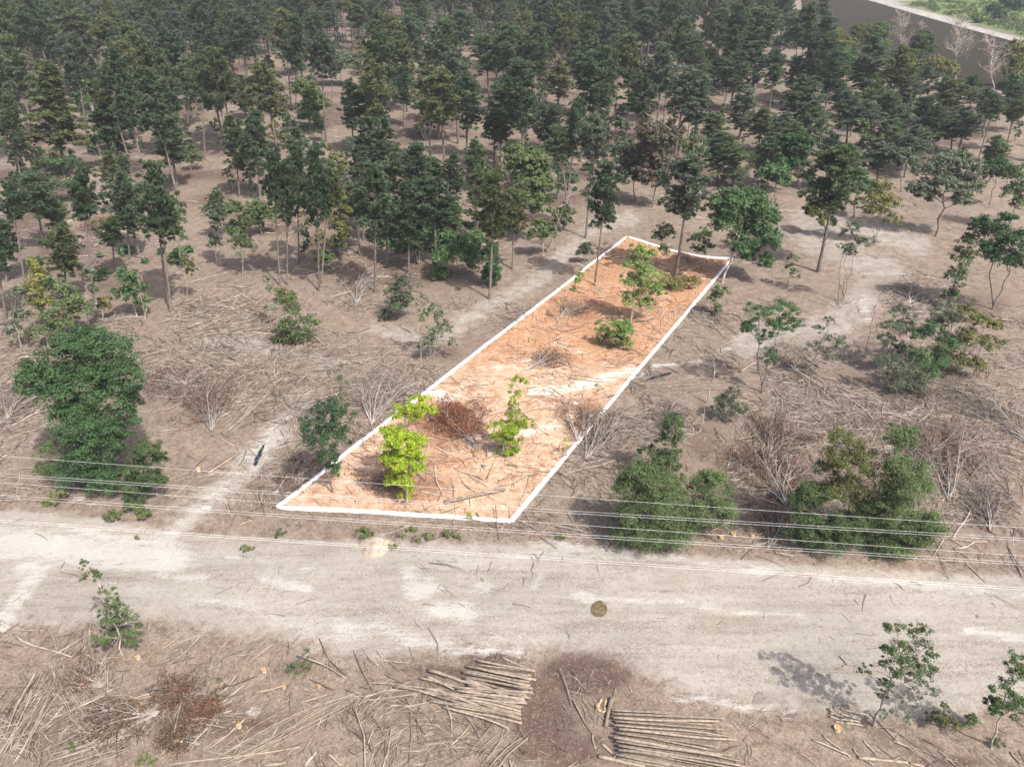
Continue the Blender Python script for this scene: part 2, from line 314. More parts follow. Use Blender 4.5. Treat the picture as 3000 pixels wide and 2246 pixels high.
RL = [(-400, 1880), (100, 1830), (420, 1810), (750, 1870), (1000, 1930), (1400, 1900), (1750, 1920), (2050, 2050), (2600, 2110), (3100, 2060), (3500, 2050)]
def soil(X, Y):
    px, py = proj(X, np.maximum(Y, 14), 0)
    wob = 30 * (vnoise(X, Y, 3.1, 21) - .5); px2, py2 = px + wob, py + wob * .6
    s = np.zeros(X.shape)
    for pts, wd, a in SAND: s = np.maximum(s, a * stroke(px2, py2, pts, wd))
    mu = np.zeros(X.shape)
    for cx, cy, rx, ry, a in MULCH: mu = np.maximum(mu, a * blob(px2, py2, cx, cy, rx, ry))
    g = np.zeros(X.shape)
    for cx, cy, rx, ry, a in GRASS: g = np.maximum(g, a * blob(px2, py2, cx, cy, rx, ry))
    up, lo = polyY(RU, px), polyY(RL, px)
    r = np.clip(np.minimum((py - up) / 50 + .5, (lo + 45 * (vnoise(X, Y, 5, 23) - .5) - py) / 190 + .5), 0, 1)
    for pts, wd in (([(470, 1590), (640, 1440), (800, 1290), (900, 1200)], 70), ([(1250, 1020), (1420, 900), (1560, 830), (1750, 660), (1850, 640)], 45), ([(2380, 700), (2600, 800), (2450, 960), (2200, 1010)], 90), ([(2350, 640), (2700, 720)], 60), ([(600, 1000), (800, 1020), (1000, 1080)], 50), ([(1100, 960), (1250, 1000)], 40)):
        r = np.maximum(r, .62 * stroke(px, py, pts, wd))
    fl = np.clip((np.interp(px, [-200, 0, 500, 620, 1150, 1350, 1800, 2300, 3000, 3300], [960, 930, 830, 690, 830, 790, 560, 560, 420, 420]) - py) / 60 + .3, 0, 1)
    mu = np.maximum(mu, fl * np.clip((vnoise(X, Y, 7, 71) - .28) * 1.3, .12, .62))
    far = polyY(FARBANK, px); gap = far - py
    gr = np.where(px > 2380, np.clip((gap - 9) / 8, 0, 1), 0)
    s = np.where((px > 2380) & (gap > -8) & (gap < 13), np.maximum(s, .9), s)
    gr = gr * (1 - np.clip(blob(px, py, 2640, -12, 90, 16) * 2, 0, 1)); s = np.maximum(s, np.where(px > 2380, 1.2 * blob(px, py, 2640, -12, 90, 20), 0))
    return dict(sand=s, mulch=mu, grass=g, road=r, green=gr)
def spaced(a, b, f):
    r = [a]
    while r[-1] < b: r.append(r[-1] + f(r[-1]))
    return np.array(r)
ys = spaced(-40, 3200, lambda y: 3.0 if y < 15 else max(.4, .4 + (y - 40) * .008) if y < 460 else 60)
xp = spaced(0, 1800, lambda x: .42 if x < 50 else .42 + (x - 50) * .035)
xs = np.concatenate([-xp[:0:-1], xp])
def grid_mesh(name, X, Y, Z, mat, attrs):
    n, k = X.shape
    V = np.stack([X, Y, Z], -1).reshape(-1, 3)
    i = np.arange(n - 1)[:, None] * k; j = np.arange(k - 1)[None]
    Q = np.stack([i + j, i + j + 1, i + k + j + 1, i + k + j], -1).reshape(-1, 4)
    b = MB(); b.add(V, None, Q); me = b.mesh(name, mat, True)
    for a, v in attrs.items():
        at = me.attributes.new(a, 'FLOAT', 'POINT'); at.data.foreach_set('value', v.astype(np.float32).ravel())
    return me
X, Y = np.meshgrid(xs, ys)
tag(link('ground', grid_mesh('ground', X, Y, zt(X, Y), M['ground'], soil(X, Y))), 'wide sheet of pale dirt, sand and woody litter', kind='structure')

# lot sheet between the four corners, overlay highlight put into its orange colour
def along(pts, n):
    P = np.array(pts, float); d = np.concatenate([[0], np.cumsum(np.hypot(*np.diff(P, axis=0).T))]); t = np.linspace(0, d[-1], n)
    return np.stack([np.interp(t, d, P[:, 0]), np.interp(t, d, P[:, 1])], -1)
TOPW = [G(*p) for p in LOT_TOP]
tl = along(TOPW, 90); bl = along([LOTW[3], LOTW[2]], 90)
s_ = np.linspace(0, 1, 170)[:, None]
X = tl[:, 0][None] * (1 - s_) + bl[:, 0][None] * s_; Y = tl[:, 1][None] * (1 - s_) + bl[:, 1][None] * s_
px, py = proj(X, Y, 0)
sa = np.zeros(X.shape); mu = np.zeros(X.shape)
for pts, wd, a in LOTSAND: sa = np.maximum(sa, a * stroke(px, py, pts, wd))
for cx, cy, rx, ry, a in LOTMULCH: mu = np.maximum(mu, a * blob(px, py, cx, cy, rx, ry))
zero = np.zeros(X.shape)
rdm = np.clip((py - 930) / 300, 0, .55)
tag(link('highlit_lot', grid_mesh('highlit_lot', X[::-1], Y[::-1], zt(X, Y)[::-1] + .035, M['lot'], dict(sand=sa[::-1], mulch=mu[::-1], grass=zero, road=rdm[::-1], green=zero))), 'long strip of cleared soil in orange highlight tint inside an added white outline', kind='structure')

# overlay outline of the lot, added as a raised white strip
m, N, L, b = newmat('white outline overlay'); b.inputs['Base Color'].default_value = (.84, .84, .83, 1); b.inputs['Roughness'].default_value = .6; M['white'] = m
def band(pts, wd, h):
    P = along(pts, max(2, int(sum(math.hypot(b[0] - a[0], b[1] - a[1]) for a, b in zip(pts[:-1], pts[1:])) / .5)))
    d = np.gradient(P, axis=0); d /= np.linalg.norm(d, axis=1)[:, None]; nn = np.stack([-d[:, 1], d[:, 0]], -1) * wd / 2
    z = zt(P[:, 0], P[:, 1]); rows = []
    for s, zz in ((-1, -.05), (-1, h), (1, h), (1, -.05)): rows.append(np.column_stack([P + s * nn, z + zz]))
    n = len(P); V = np.stack(rows, 1).reshape(-1, 3); i = np.arange(n - 1)[:, None] * 4; j = np.arange(4)[None]
    Q = np.stack([i + j, i + (j + 1) % 4, i + 4 + (j + 1) % 4, i + 4 + j], -1).reshape(-1, 4)
    Q = np.vstack([Q, [[3, 2, 1, 0]], [[(n - 1) * 4 + q for q in (0, 1, 2, 3)]]])
    b = MB(); b.add(V, None, Q); return b
root = tag(empty('outline_overlay', (0, 0, 0)), 'drawn white outline added as a raised strip round the orange lot', 'boundary')
for k, pts in enumerate((TOPW, [LOTW[1], LOTW[2]], [LOTW[2], LOTW[3]], [LOTW[3], LOTW[0]])):
    link('side', band(pts, .37, .10 + .003 * k).mesh('side', M['white']), root)

# river and puddles
m, N, L, b = newmat('river water'); b.inputs['Base Color'].default_value = (.030, .026, .019, 1); b.inputs['Roughness'].default_value = .55; b.inputs['Specular IOR Level'].default_value = .04; b.inputs['IOR'].default_value = 1.1
tc = N.new('ShaderNodeTexCoord'); nz = N.new('ShaderNodeTexNoise'); nz.inputs['Scale'].default_value = .8; nz.inputs['Detail'].default_value = 4; L.new(tc.outputs['Object'], nz.inputs['Vector'])
bp = N.new('ShaderNodeBump'); bp.inputs['Strength'].default_value = .25; bp.inputs['Distance'].default_value = .2; L.new(nz.outputs['Fac'], bp.inputs['Height']); L.new(bp.outputs[0], b.inputs['Normal'])
M['water'] = m
b_ = MB(); A = [G(*p) for p in NEARBANK]; B = [G(*p) for p in FARBANK]
A = along(A, 40); B = along(B, 40); V = np.vstack([np.column_stack([A[:, 0] , A[:, 1] - 8, np.full(40, -.75)]), np.column_stack([B[:, 0], B[:, 1] + 8, np.full(40, -.75)])])
i = np.arange(39); b_.add(V, None, np.stack([i, i + 1, i + 41, i + 40], -1))
tag(link('river', b_.mesh('river', M['water'])), 'brown river beyond the trees', kind='structure')
def puddle(name, mat, pts_px, label):
    P = np.array([G(*p) for p in pts_px]); c = P.mean(0); n = len(P)
    V = np.vstack([np.column_stack([P, np.full(n, zt(P[:, 0], P[:, 1]).max() + .05)]), [[c[0], c[1], zt(P[:, 0], P[:, 1]).max() + .05]]]); b = MB()
    b.add(V, [[k, (k + 1) % n, n] for k in range(n)]); return tag(link(name, b.mesh(name, mat)), label, kind='structure')
m, N, L, b = newmat('dark puddle water'); b.inputs['Base Color'].default_value = (.022, .030, .040, 1); b.inputs['Roughness'].default_value = .25; b.inputs['Specular IOR Level'].default_value = .05; b.inputs['IOR'].default_value = 1.12; M['puddle'] = m
m, N, L, b = newmat('muddy puddle water'); b.inputs['Roughness'].default_value = .3
tc = N.new('ShaderNodeTexCoord'); nz = N.new('ShaderNodeTexNoise'); nz.inputs['Scale'].default_value = 5; nz.inputs['Detail'].default_value = 5; L.new(tc.outputs['Object'], nz.inputs['Vector'])
r = ramp(N, [(.35, (.070, .052, .028)), (.6, (.135, .108, .064))]); L.new(nz.outputs['Fac'], r.inputs[0]); L.new(r.outputs[0], b.inputs['Base Color']); M['mud'] = m
puddle('puddle', M['puddle'], [(743, 1365), (750, 1367), (757, 1357), (759, 1346), (767, 1338), (768, 1326), (774, 1316), (776, 1305), (770, 1307), (765, 1316), (758, 1325), (754, 1336), (747, 1345), (746, 1356)], 'narrow dark puddle in the sandy track left of the lot')
puddle('puddle', M['puddle'], [(1890, 1112), (1930, 1100), (1966, 1092), (1968, 1097), (1930, 1108), (1892, 1118)], 'thin dark strip of painted rut shadow right of the lot')  # dark strip standing in for the shadow in the rut
puddle('puddle', M['mud'], [(1755 + 24 * math.cos(t) * (1 + .05 * math.sin(3 * t)), 1787 + 24 * math.sin(t) * (1 + .06 * math.cos(5 * t + 1))) for t in np.linspace(0, 6.283, 23)[:-1]], 'round muddy brown puddle on the pale dirt track')

# ------------------------------------------------------------------ trees
def leaves(P, Nrm, size, rng, asp=.55):
    """rhombic leaf faces at P, roughly facing Nrm"""
    n = len(P); Nr = Nrm + rng.normal(0, .55, (n, 3)); Nr /= np.linalg.norm(Nr, axis=1)[:, None] + 1e-9
    t = np.cross(Nr, rng.normal(0, 1, (n, 3))); t /= np.linalg.norm(t, axis=1)[:, None] + 1e-9
    b = np.cross(Nr, t); s = (size * rng.uniform(.6, 1.35, n))[:, None]
    V = np.stack([P - t * s * .5, P + b * s * asp * .5, P + t * s * .5, P - b * s * asp * .5], 1).reshape(-1, 3)
    i = np.arange(n)[:, None] * 4
    return V, i + np.arange(4)[None]
def unit(rng, n):
    d = rng.normal(0, 1, (n, 3)); return d / np.linalg.norm(d, axis=1)[:, None]
def tufts(C, D, size, rng, per=9, flat=1.0):
    """needle tufts: narrow triangles bursting from C, leaning along D"""
    n = len(C); d = unit(rng, n * per).reshape(n, per, 3); d = d * .8 + D[:, None] * .55 + np.array([0, 0, .5 * flat]); d[..., 2] *= flat
    d /= np.linalg.norm(d, axis=2)[..., None]
    s = np.asarray(size).reshape(-1, 1, 1) * rng.uniform(.7, 1.2, (n, per, 1))
    tip = C[:, None] + d * s
    p = np.cross(d, unit(rng, n * per).reshape(n, per, 3)); p /= np.linalg.norm(p, axis=2)[..., None] + 1e-9
    wv = p * s * .17; mid = C[:, None] + d * s * .45
    V = np.stack([C[:, None] - wv * .3 + 0 * d, mid + wv, tip, mid - wv], 2).reshape(-1, 3)
    i = np.arange(n * per)[:, None] * 4
    return V, i + np.arange(4)[None]
def pine_proto(seed, H=18.0, cf=.5, W=6.4, feather=False, nb=None, per=8):
    rng = np.random.default_rng(seed); tr, cr = MB(), MB()
    z = np.linspace(0, 1, 9); bend = rng.normal(0, .12, 2)
    P = np.stack([bend[0] * np.sin(z * 3 + rng.uniform(0, 3)) * z, bend[1] * np.sin(z * 2.5) * z, z * H], -1)
    tr.tube(P, np.interp(z, [0, .05, .6, 1], [.23, .175, .11, .02]) * (1 if not feather else 1.1), 7)
    zc = H * (1 - cf); nb = nb or int(40 + 52 * cf); C, D = [], []
    lop = rng.uniform(0, 6.28)
    for k in range(nb):
        t = (k + rng.uniform(0, 1)) / nb; zz = zc + (H - zc) * t * .97
        a = k * 2.4 + rng.uniform(-.5, .5)
        if feather: prof = (1 - t) ** .75 * .95 + .08
        else: prof = min(1, .55 + 1.6 * t) * (1 - t ** 2.4) ** .75 + .08
        Lb = W / 2 * max(.12, prof) * rng.uniform(.4, 1.15) * (1 + .18 * math.cos(a - lop))
        el = (rng.uniform(-.12, .12) if feather else rng.uniform(.0, .95) + .35 * t ** 2)
        base = np.array([np.interp(zz, P[:, 2], P[:, 0]), np.interp(zz, P[:, 2], P[:, 1]), zz])
        d = np.array([math.cos(a) * math.cos(el), math.sin(a) * math.cos(el), math.sin(el)])
        s = np.linspace(0, 1, 4)[:, None]; up = np.array([0, 0, (-.18 if feather else .16) * Lb])
        pts = base + d * s * Lb + up * s ** 2
        tr.tube(pts, np.array([.05, .038, .026, .01]) * (.6 + .5 * Lb / 2.6), 4)
        side = np.cross(d, [0, 0, 1]); ncl = 1 + int(Lb * .95 + .4)
        for c_ in range(ncl):
            u = min(1.0, .38 + .62 * (c_ + rng.uniform(.3, 1)) / ncl); cc = base + d * u * Lb + up * u * u + side * rng.normal(0, .2 * Lb) * (1.1 - .6 * u)
            cc[2] += rng.normal(.05, .1 if feather else .5); R_ = rng.uniform(.28, .56) * (1.15 if feather else 1)
            m = int(7 + R_ * 9); o = unit(rng, m); o[:, 2] = np.where(o[:, 2] < -.25, -o[:, 2], o[:, 2]); 
            if feather: o[:, 2] *= .4
            C.append(cc + o * R_ * rng.uniform(.25, .8, (m, 1))); D.append(o * 1.1 + d * .3)
    for k in range(8 if not feather else 4):
        C.append(np.array([[P[-1, 0] + rng.normal(0, .12), P[-1, 1] + rng.normal(0, .12), H - rng.uniform(0, 1.1)]])); D.append(np.array([[0, 0, .8]]))
    C, D = np.vstack(C), np.vstack(D)
    V, Q = tufts(C, D, np.full(len(C), .44 if not feather else .6), rng, per, .45 if feather else 1.0); cr.add(V, None, Q)
    dead = MB()                                              # bare stubs below the crown
    for k in range(7):
        zz = rng.uniform(max(.35 * zc, zc - 5), zc); a = rng.uniform(0, 6.28); Lb = rng.uniform(.5, 1.4)
        b0 = np.array([np.interp(zz, P[:, 2], P[:, 0]), np.interp(zz, P[:, 2], P[:, 1]), zz])
        dead.tube([b0, b0 + np.array([math.cos(a) * Lb, math.sin(a) * Lb, rng.uniform(-.25, .3)])], [.03, .008], 3)
    return tr, cr, dead
PINE = {}
CFS = [.36, .5, .64, .82]
for ci, cf in enumerate(CFS):
    for vv in range(3):
        tr, cr, de = pine_proto(100 + ci * 10 + vv, cf=cf)
        PINE[(ci, vv)] = (tr.mesh('trunk', M['bark_pine'], True), {}, de.mesh('dead_stub', M['bark_pine']), cr)
for vv in range(2):
    tr, cr, de = pine_proto(300 + vv, cf=.72, W=7.4, feather=True, per=7)
    PINE[('f', vv)] = (tr.mesh('trunk', M['bark_pine'], True), {}, de.mesh('dead_stub', M['bark_pine']), cr)
def pine_parts(key, mat):
    tr, crs, de, mb = PINE[key]
    if crs.get('m') is None: crs['m'] = mb.mesh('crown', M['pine_mid'])
    return tr, crs['m'], de
def own_mat(o, mat):
    o.material_slots[0].link = 'OBJECT'; o.material_slots[0].material = M[mat]
TREES = []          # every placed tree, for distances and for the row labels
def place_pine(bx, by, tx, ty, wpx, cb, mat=None, feather=False, group='pines of the thinned stand'):
    x, y = G(bx, by); Zc = depth(y); tx_, h = top_at(tx, ty, y); h = max(h, 3); wm = wpx * Zc / F
    c = (by - cb) / max(1, by - ty); c = min(.95, max(.1, 1 - c)) if False else (cb - ty) / max(1, by - ty)
    mat = mat or random.choice(['pine_deep', 'pine_deep', 'pine_mid', 'pine_blue', 'pine_olive'])
    key = ('f', random.randrange(2)) if feather else (int(np.argmin([abs(c - v) for v in CFS])), random.randrange(3))
    tr, cr, de = pine_parts(key, mat)
    o = empty('pine_tree', (x, y, zt1(x, y) - .05)); W0 = 7.4 if feather else 6.4
    sxy = wm / W0 * 1.3; sxy = max(.55, min(2.0, sxy)); sz = h / 18
    o.scale = (sxy, sxy, sz)
    lean = math.atan2(tx_ - x, h)
    o.rotation_euler = (random.uniform(-.02, .02), max(-.25, min(.25, lean)), 0)
    z_ = random.uniform(0, 6.28)
    for nm, me in (('trunk', tr), ('crown', cr), ('dead_stubs', de)):
        p = link(nm, me, o); p.rotation_euler = (0, 0, z_)
        if nm == 'crown': own_mat(p, mat)
        if nm == 'dead_stubs': p.name = 'dead_branches'; p['kind'] = 'stuff'
    tag(o, cat='pine tree', group=group)
    TREES.append(dict(o=o, x=x, y=y, h=h, w=wm, mat=mat, lean=lean, kind='feather' if feather else 'pine', bx=bx, by=by, c=c))
    return o

P_ = None
PINES = [  # base x, base y, top x, top y, crown width, crown bottom y [, tone]
 (105,215,85,8,95,95), (176,240,182,32,78,130,'pine_deep'), (260,450,218,105,78,240,'pine_blue'), (68,552,15,275,80,440,'pine_mid'), (330,450,312,305,115,435,'pine_deep'), (283,317,265,170,60,290,'pine_deep'),
 (396,425,365,128,80,210,'pine_olive'), (404,286,394,135,48,205), (338,270,300,60,85,150,'pine_olive'), (366,190,352,10,80,85,'pine_blue'), (503,318,480,90,115,260,'pine_deep'), (470,300,452,190,70,262,'pine_deep'), (551,372,545,170,80,260,'pine_mid'),
 (520,550,488,362,110,495,'pine_deep'), (600,465,590,190,60,262,'pine_mid'), (466,180,455,-30,80,50), (530,200,525,22,85,115,'pine_mid'), (60,330,20,150,75,290,'pine_blue'), (230,330,205,190,60,300),
 (132,735,92,516,110,620,'pine_deep'), (72,832,28,540,70,640,'pine_deep'), (170,715,160,590,70,665,'pine_mid'), (275,880,228,510,82,640,'pine_deep'), (195,885,190,665,90,800,'pine_olive'), (19,825,5,650,90,770,'pine_olive'), (18,935,-25,640,90,790),
 (408,748,352,508,90,660,'pine_deep'), (490,886,445,482,105,700,'pine_deep'), (501,917,470,560,100,705,'pine_deep'), (380,760,365,535,80,690,'pine_deep'), (325,640,322,445,54,530,'pine_olive'), (365,630,362,457,50,530,'pine_deep'), (335,800,325,640,70,725,'pine_mid'),
 (688,237,660,60,70,165,'pine_mid'), (724,240,705,35,75,165,'pine_deep'), (630,215,622,50,70,180,'pine_deep'), (792,312,782,165,55,265,'pine_deep'), (853,315,832,35,65,175,'pine_olive'), (869,335,862,60,70,180,'pine_deep'), (955,416,938,105,85,215,'pine_blue'), (948,416,925,330,40,380,'pine_mid'),
 (910,250,918,36,65,110,'pine_mid'), (974,312,968,150,45,220,'pine_blue'), (1056,205,1045,0,85,70,'pine_olive'), (1111,212,1108,-20,70,50,'pine_blue'), (991,135,985,-20,60,45), (659,395,632,190,65,280,'pine_blue'), (720,350,712,222,60,325,'pine_mid'),
 (702,577,680,340,70,480,'pine_mid'), (763,590,745,326,80,490,'pine_deep'), (868,530,862,355,58,490,'pine_deep'), (876,778,868,440,70,600,'pine_deep'), (820,838,800,460,70,565,'pine_deep'), (842,838,838,478,55,640,'pine_deep'), (934,852,930,440,90,620,'pine_deep'), (941,832,965,500,85,635,'pine_olive'),
 (1065,702,1053,458,62,640,'pine_deep'), (1099,855,1100,490,110,665,'pine_deep'), (1053,745,1045,540,75,650,'pine_blue'), (1134,768,1130,560,75,690,'pine_deep'), (1197,800,1195,540,95,710,'pine_deep'), (1184,373,1180,195,60,300,'pine_deep'), (1153,308,1145,180,48,262,'pine_olive'),
 (1085,440,1085,212,80,360,'pine_deep'), (1035,450,1028,240,75,375,'pine_deep'), (1075,560,1075,345,105,510,'pine_deep'), (1130,570,1128,350,80,520,'pine_deep'), (1150,640,1160,440,80,560,'pine_mid'),
 (1345,236,1355,40,85,140,'pine_deep'), (1290,215,1295,60,85,165,'pine_deep'), (1405,250,1418,97,44,180,'pine_deep'), (1451,277,1462,95,72,205,'pine_olive'), (1500,245,1510,90,60,190,'pine_deep'), (1250,250,1255,125,85,235,'pine_deep'), (1215,170,1225,-20,85,110,'pine_mid'),
 (1285,405,1280,212,125,330,'pine_deep'), (1367,465,1370,222,95,390,'pine_deep'), (1449,497,1445,325,85,420,'pine_mid'), (1477,480,1497,240,90,345,'pine_deep'), (1464,500,1470,330,70,410,'pine_olive'), (1543,337,1550,110,70,220,'pine_mid'), (1553,334,1572,120,60,230,'pine_deep'), (1635,315,1640,178,75,280,'pine_olive'),
 (1729,346,1735,130,100,270,'pine_deep'), (1715,337,1705,150,50,280,'pine_deep'), (1535,422,1530,330,48,385,'pine_mid'), (1596,441,1590,300,90,405,'pine_blue'), (1622,452,1625,310,60,400,'pine_blue'), (1660,617,1690,300,60,480,'pine_deep'), (1664,618,1640,385,80,480,'pine_mid'), (1716,697,1745,350,95,485,'pine_blue'),
 (1742,835,1783,485,80,660,'pine_deep'), (1434,876,1450,520,105,700,'pine_olive'), (1501,786,1510,560,85,685,'pine_olive'), (1400,705,1395,500,60,600,'pine_mid'), (1276,785,1275,530,120,670,'pine_deep'), (1315,740,1318,580,80,685,'pine_mid'), (1225,680,1225,430,85,560,'pine_deep'), (1270,640,1265,470,90,560,'pine_deep'), (1330,660,1328,450,65,570,'pine_deep'), (1395,560,1390,410,70,520,'pine_mid'),
 (1825,150,1830,-20,80,105,'pine_olive'), (1888,212,1910,30,80,115,'pine_deep'), (1965,205,1968,95,52,165,'pine_deep'), (2003,225,2025,75,70,165,'pine_blue'), (1803,335,1822,110,65,205,'pine_deep'), (1852,455,1885,225,85,345,'pine_deep'), (1945,365,1960,175,90,280,'pine_blue'), (2013,418,2030,260,60,350,'pine_blue'), (2030,452,2055,200,90,350,'pine_deep'),
 (2139,325,2165,155,95,275,'pine_deep'), (2210,265,2225,30,110,150,'pine_mid'), (2205,272,2215,115,90,230,'pine_deep'), (2250,343,2280,150,65,235,'pine_deep'), (2330,400,2355,225,110,370,'pine_deep'), (2165,410,2195,255,85,390,'pine_blue'), (2080,460,2095,335,80,410,'pine_mid'), (2100,540,2110,390,95,490,'pine_deep'),
 (1980,810,2030,470,130,630,'pine_blue'), (2150,545,2128,400,100,520,'pine_mid'), (2397,795,2470,440,150,600,'pine_mid'), (2460,340,2465,235,55,320,'pine_deep'), (2600,400,2612,270,65,355,'pine_mid'), (2526,302,2570,110,110,255,'pine_deep'), (2536,303,2540,190,80,270,'pine_mid'), (2690,330,2705,175,70,270,'pine_deep'), (2660,350,2660,200,75,310,'pine_blue'),
 (2840,350,2850,220,60,300,'pine_deep'), (2780,380,2785,230,95,320,'pine_olive'), (2808,448,2840,318,95,405,'pine_blue'), (2787,447,2775,330,70,400,'pine_mid'), (2731,450,2750,310,80,400,'pine_mid'), (2530,440,2545,300,90,400,'pine_blue'), (2590,470,2602,350,100,440,'pine_mid'), (2865,470,2920,285,58,360,'pine_deep'), (2943,447,2985,300,62,360,'pine_olive'),
 (2430,560,2440,400,80,500,'pine_deep'), (2360,480,2385,300,80,420,'pine_mid'), (2290,480,2300,330,75,430,'pine_blue'), (2250,540,2262,395,80,490,'pine_deep'), (2650,520,2670,400,85,480,'pine_blue'), (1790,270,1785,150,60,240,'pine_blue'), (1560,560,1555,430,80,520,'pine_mid'), (120,620,110,470,60,580,'pine_mid'), (640,700,632,560,55,660,'pine_mid'),
 (2390,250,2395,120,70,220,'pine_blue'), (2480,420,2490,265,80,370,'pine_deep'), (2560,390,2575,240,75,340,'pine_mid'), (2630,440,2645,310,70,390,'pine_blue'), (2700,420,2715,280,80,380,'pine_deep'), (2760,340,2770,225,60,300,'pine_mid'), (2880,400,2895,255,70,350,'pine_blue'), (2900,530,2920,400,70,480,'pine_mid'), (2680,500,2690,370,80,450,'pine_deep'), (2570,540,2580,410,90,490,'pine_blue'), (2480,560,2490,430,85,510,'pine_mid'), (2960,390,2980,250,70,350,'pine_deep'), (2330,290,2340,165,80,260,'pine_mid'), (2430,300,2440,190,70,265,'pine_olive'), (2320,500,2330,360,85,450,'pine_mid'), (2220,450,2235,320,85,410,'pine_olive'), (2120,280,2130,150,80,240,'pine_mid'), (2060,320,2075,190,75,280,'pine_deep'), (1900,330,1915,200,75,290,'pine_mid'), (1680,250,1690,90,75,190,'pine_mid'), (1610,200,1600,50,70,150,'pine_blue'), (1760,180,1770,10,80,120,'pine_deep'), (1950,120,1955,-30,80,80,'pine_mid'), (2120,120,2130,-10,80,90,'pine_mid')]
for p in PINES: place_pine(*p[:6], mat=p[6] if len(p) > 6 else None)
for p in [(190,509,137,175,130,390), (150,330,120,170,90,290), (2285,135,2298,-25,75,110), (2402,125,2420,-15,60,90)]:
    place_pine(*p, mat='pine_olive' if p[0] < 300 else 'leaf_grey', feather=True)

# back forest: the nearer trees singly, the rest one far mass
cands = []
for yy in np.arange(150, 560, 8.4):
    for xx in np.arange(-330, 330, 8.4):
        x, y = xx + random.uniform(-3.4, 3.4), yy + random.uniform(-3.4, 3.4)
        px, py = proj(x, y, 0); px, py = float(px), float(py)
        lim = np.interp(px, [-300, 250, 500, 620, 800, 1200, 1300, 1600, 2000, 2260, 2400], [340, 300, 260, 210, 165, 185, 110, 235, 190, 120, -200])
        if py < lim and py > -45 and -250 < px < 2225 and not any(float(blob(px, py, *e)) > 0 for e in ((1010, 300, 110, 110), (1370, 215, 70, 60), (840, 320, 90, 90), (1160, 160, 60, 50), (2060, 60, 60, 30), (500, 330, 60, 40))): cands.append((py, px, x, y))
cands.sort(reverse=True)
cands = [c for c in cands if all((c[2] - t['x']) ** 2 + (c[3] - t['y']) ** 2 > 20 for t in TREES)]
def scatter(name, P, rotz, scl, idx, protos, label, cat):
    """one uncountable mass: instances of the prototype meshes on a cloud of points"""
    cl = bpy.data.collections.new(name + '_kinds')
    for k, me in enumerate(protos): cl.objects.link(bpy.data.objects.new(f'{name}_kind_{k:02d}', me))
    me = bpy.data.meshes.new(name); me.vertices.add(len(P)); me.vertices.foreach_set('co', np.asarray(P, np.float32).ravel())
    for nm, ty, fld, val in (('rotz', 'FLOAT_VECTOR', 'vector', np.column_stack([np.zeros(len(P)), np.zeros(len(P)), rotz])), ('scl', 'FLOAT_VECTOR', 'vector', np.asarray(scl)), ('idx', 'INT', 'value', np.asarray(idx))):
        at = me.attributes.new(nm, ty, 'POINT'); at.data.foreach_set(fld, np.asarray(val, np.int32 if ty == 'INT' else np.float32).ravel())
    o = link(name, me); g = bpy.data.node_groups.new(name, 'GeometryNodeTree')
    g.interface.new_socket('Geometry', in_out='INPUT', socket_type='NodeSocketGeometry'); g.interface.new_socket('Geometry', in_out='OUTPUT', socket_type='NodeSocketGeometry')
    nn = g.nodes; i, u = nn.new('NodeGroupInput'), nn.new('NodeGroupOutput'); ci = nn.new('GeometryNodeCollectionInfo'); ci.inputs[0].default_value = cl; ci.inputs[1].default_value = True; ci.inputs[2].default_value = True
    ip = nn.new('GeometryNodeInstanceOnPoints'); ip.inputs['Pick Instance'].default_value = True; ll = g.links.new
    def att(nm, ty): 
        q = nn.new('GeometryNodeInputNamedAttribute'); q.data_type = ty; q.inputs[0].default_value = nm; return q.outputs[0]
    ll(i.outputs[0], ip.inputs['Points']); ll(ci.outputs[0], ip.inputs['Instance']); ll(att('idx', 'INT'), ip.inputs['Instance Index']); ll(att('rotz', 'FLOAT_VECTOR'), ip.inputs['Rotation']); ll(att('scl', 'FLOAT_VECTOR'), ip.inputs['Scale'])
    ll(ip.outputs[0], u.inputs[0]); md = o.modifiers.new('scatter', 'NODES'); md.node_group = g
    return tag(o, label, cat, kind='stuff')
def joined(parts, name):
    b = MB(); nq = []
    for mb in parts: b.add(np.vstack(mb.v), None, np.vstack(mb.q)); nq.append(len(np.vstack(mb.q)))
    return b, nq
NFAR = 8; cnt = 0; FP, FR, FS, FI = [], [], [], []
FARK = []
for k in range(8):
    tr, cr, de = pine_proto(500 + k, cf=[.42, .55, .68, .5][k % 4], per=6); b_, nq = joined((tr, cr), 'x')
    me = b_.mesh('far_pine', [M['bark_pine'], M[['pine_mid', 'pine_deep', 'pine_blue', 'pine_olive'][(k * 3) % 4]]]); ix = np.zeros(len(me.polygons), np.int32); ix[nq[0]:] = 1; me.polygons.foreach_set('material_index', ix); FARK.append(me)
for py, px, x, y in cands:
    h = random.uniform(17, 24)
    if cnt < NFAR and -60 < px < 2225 and py > -10:
        tx, ty = proj(x + random.uniform(-.6, .6), y, h); wpx = random.uniform(5.5, 8.5) * F / depth(y)
        place_pine(px, py, float(tx), float(ty), wpx, py + (ty - py) * random.choice([.36, .45, .55]), group='pines of the dense back forest'); cnt += 1
    else:
        q_ = random.uniform(.85, 1.3); FP.append((x, y, zt1(x, y) - .1)); FR.append(random.uniform(0, 6.28)); FS.append((q_, q_, h / 18)); FI.append(random.randrange(8))
scatter('far_forest', FP, FR, FS, FI, FARK, 'mass of pines filling the back of the view', 'forest')
print('pines', len(TREES), 'far', len(cands) - cnt)

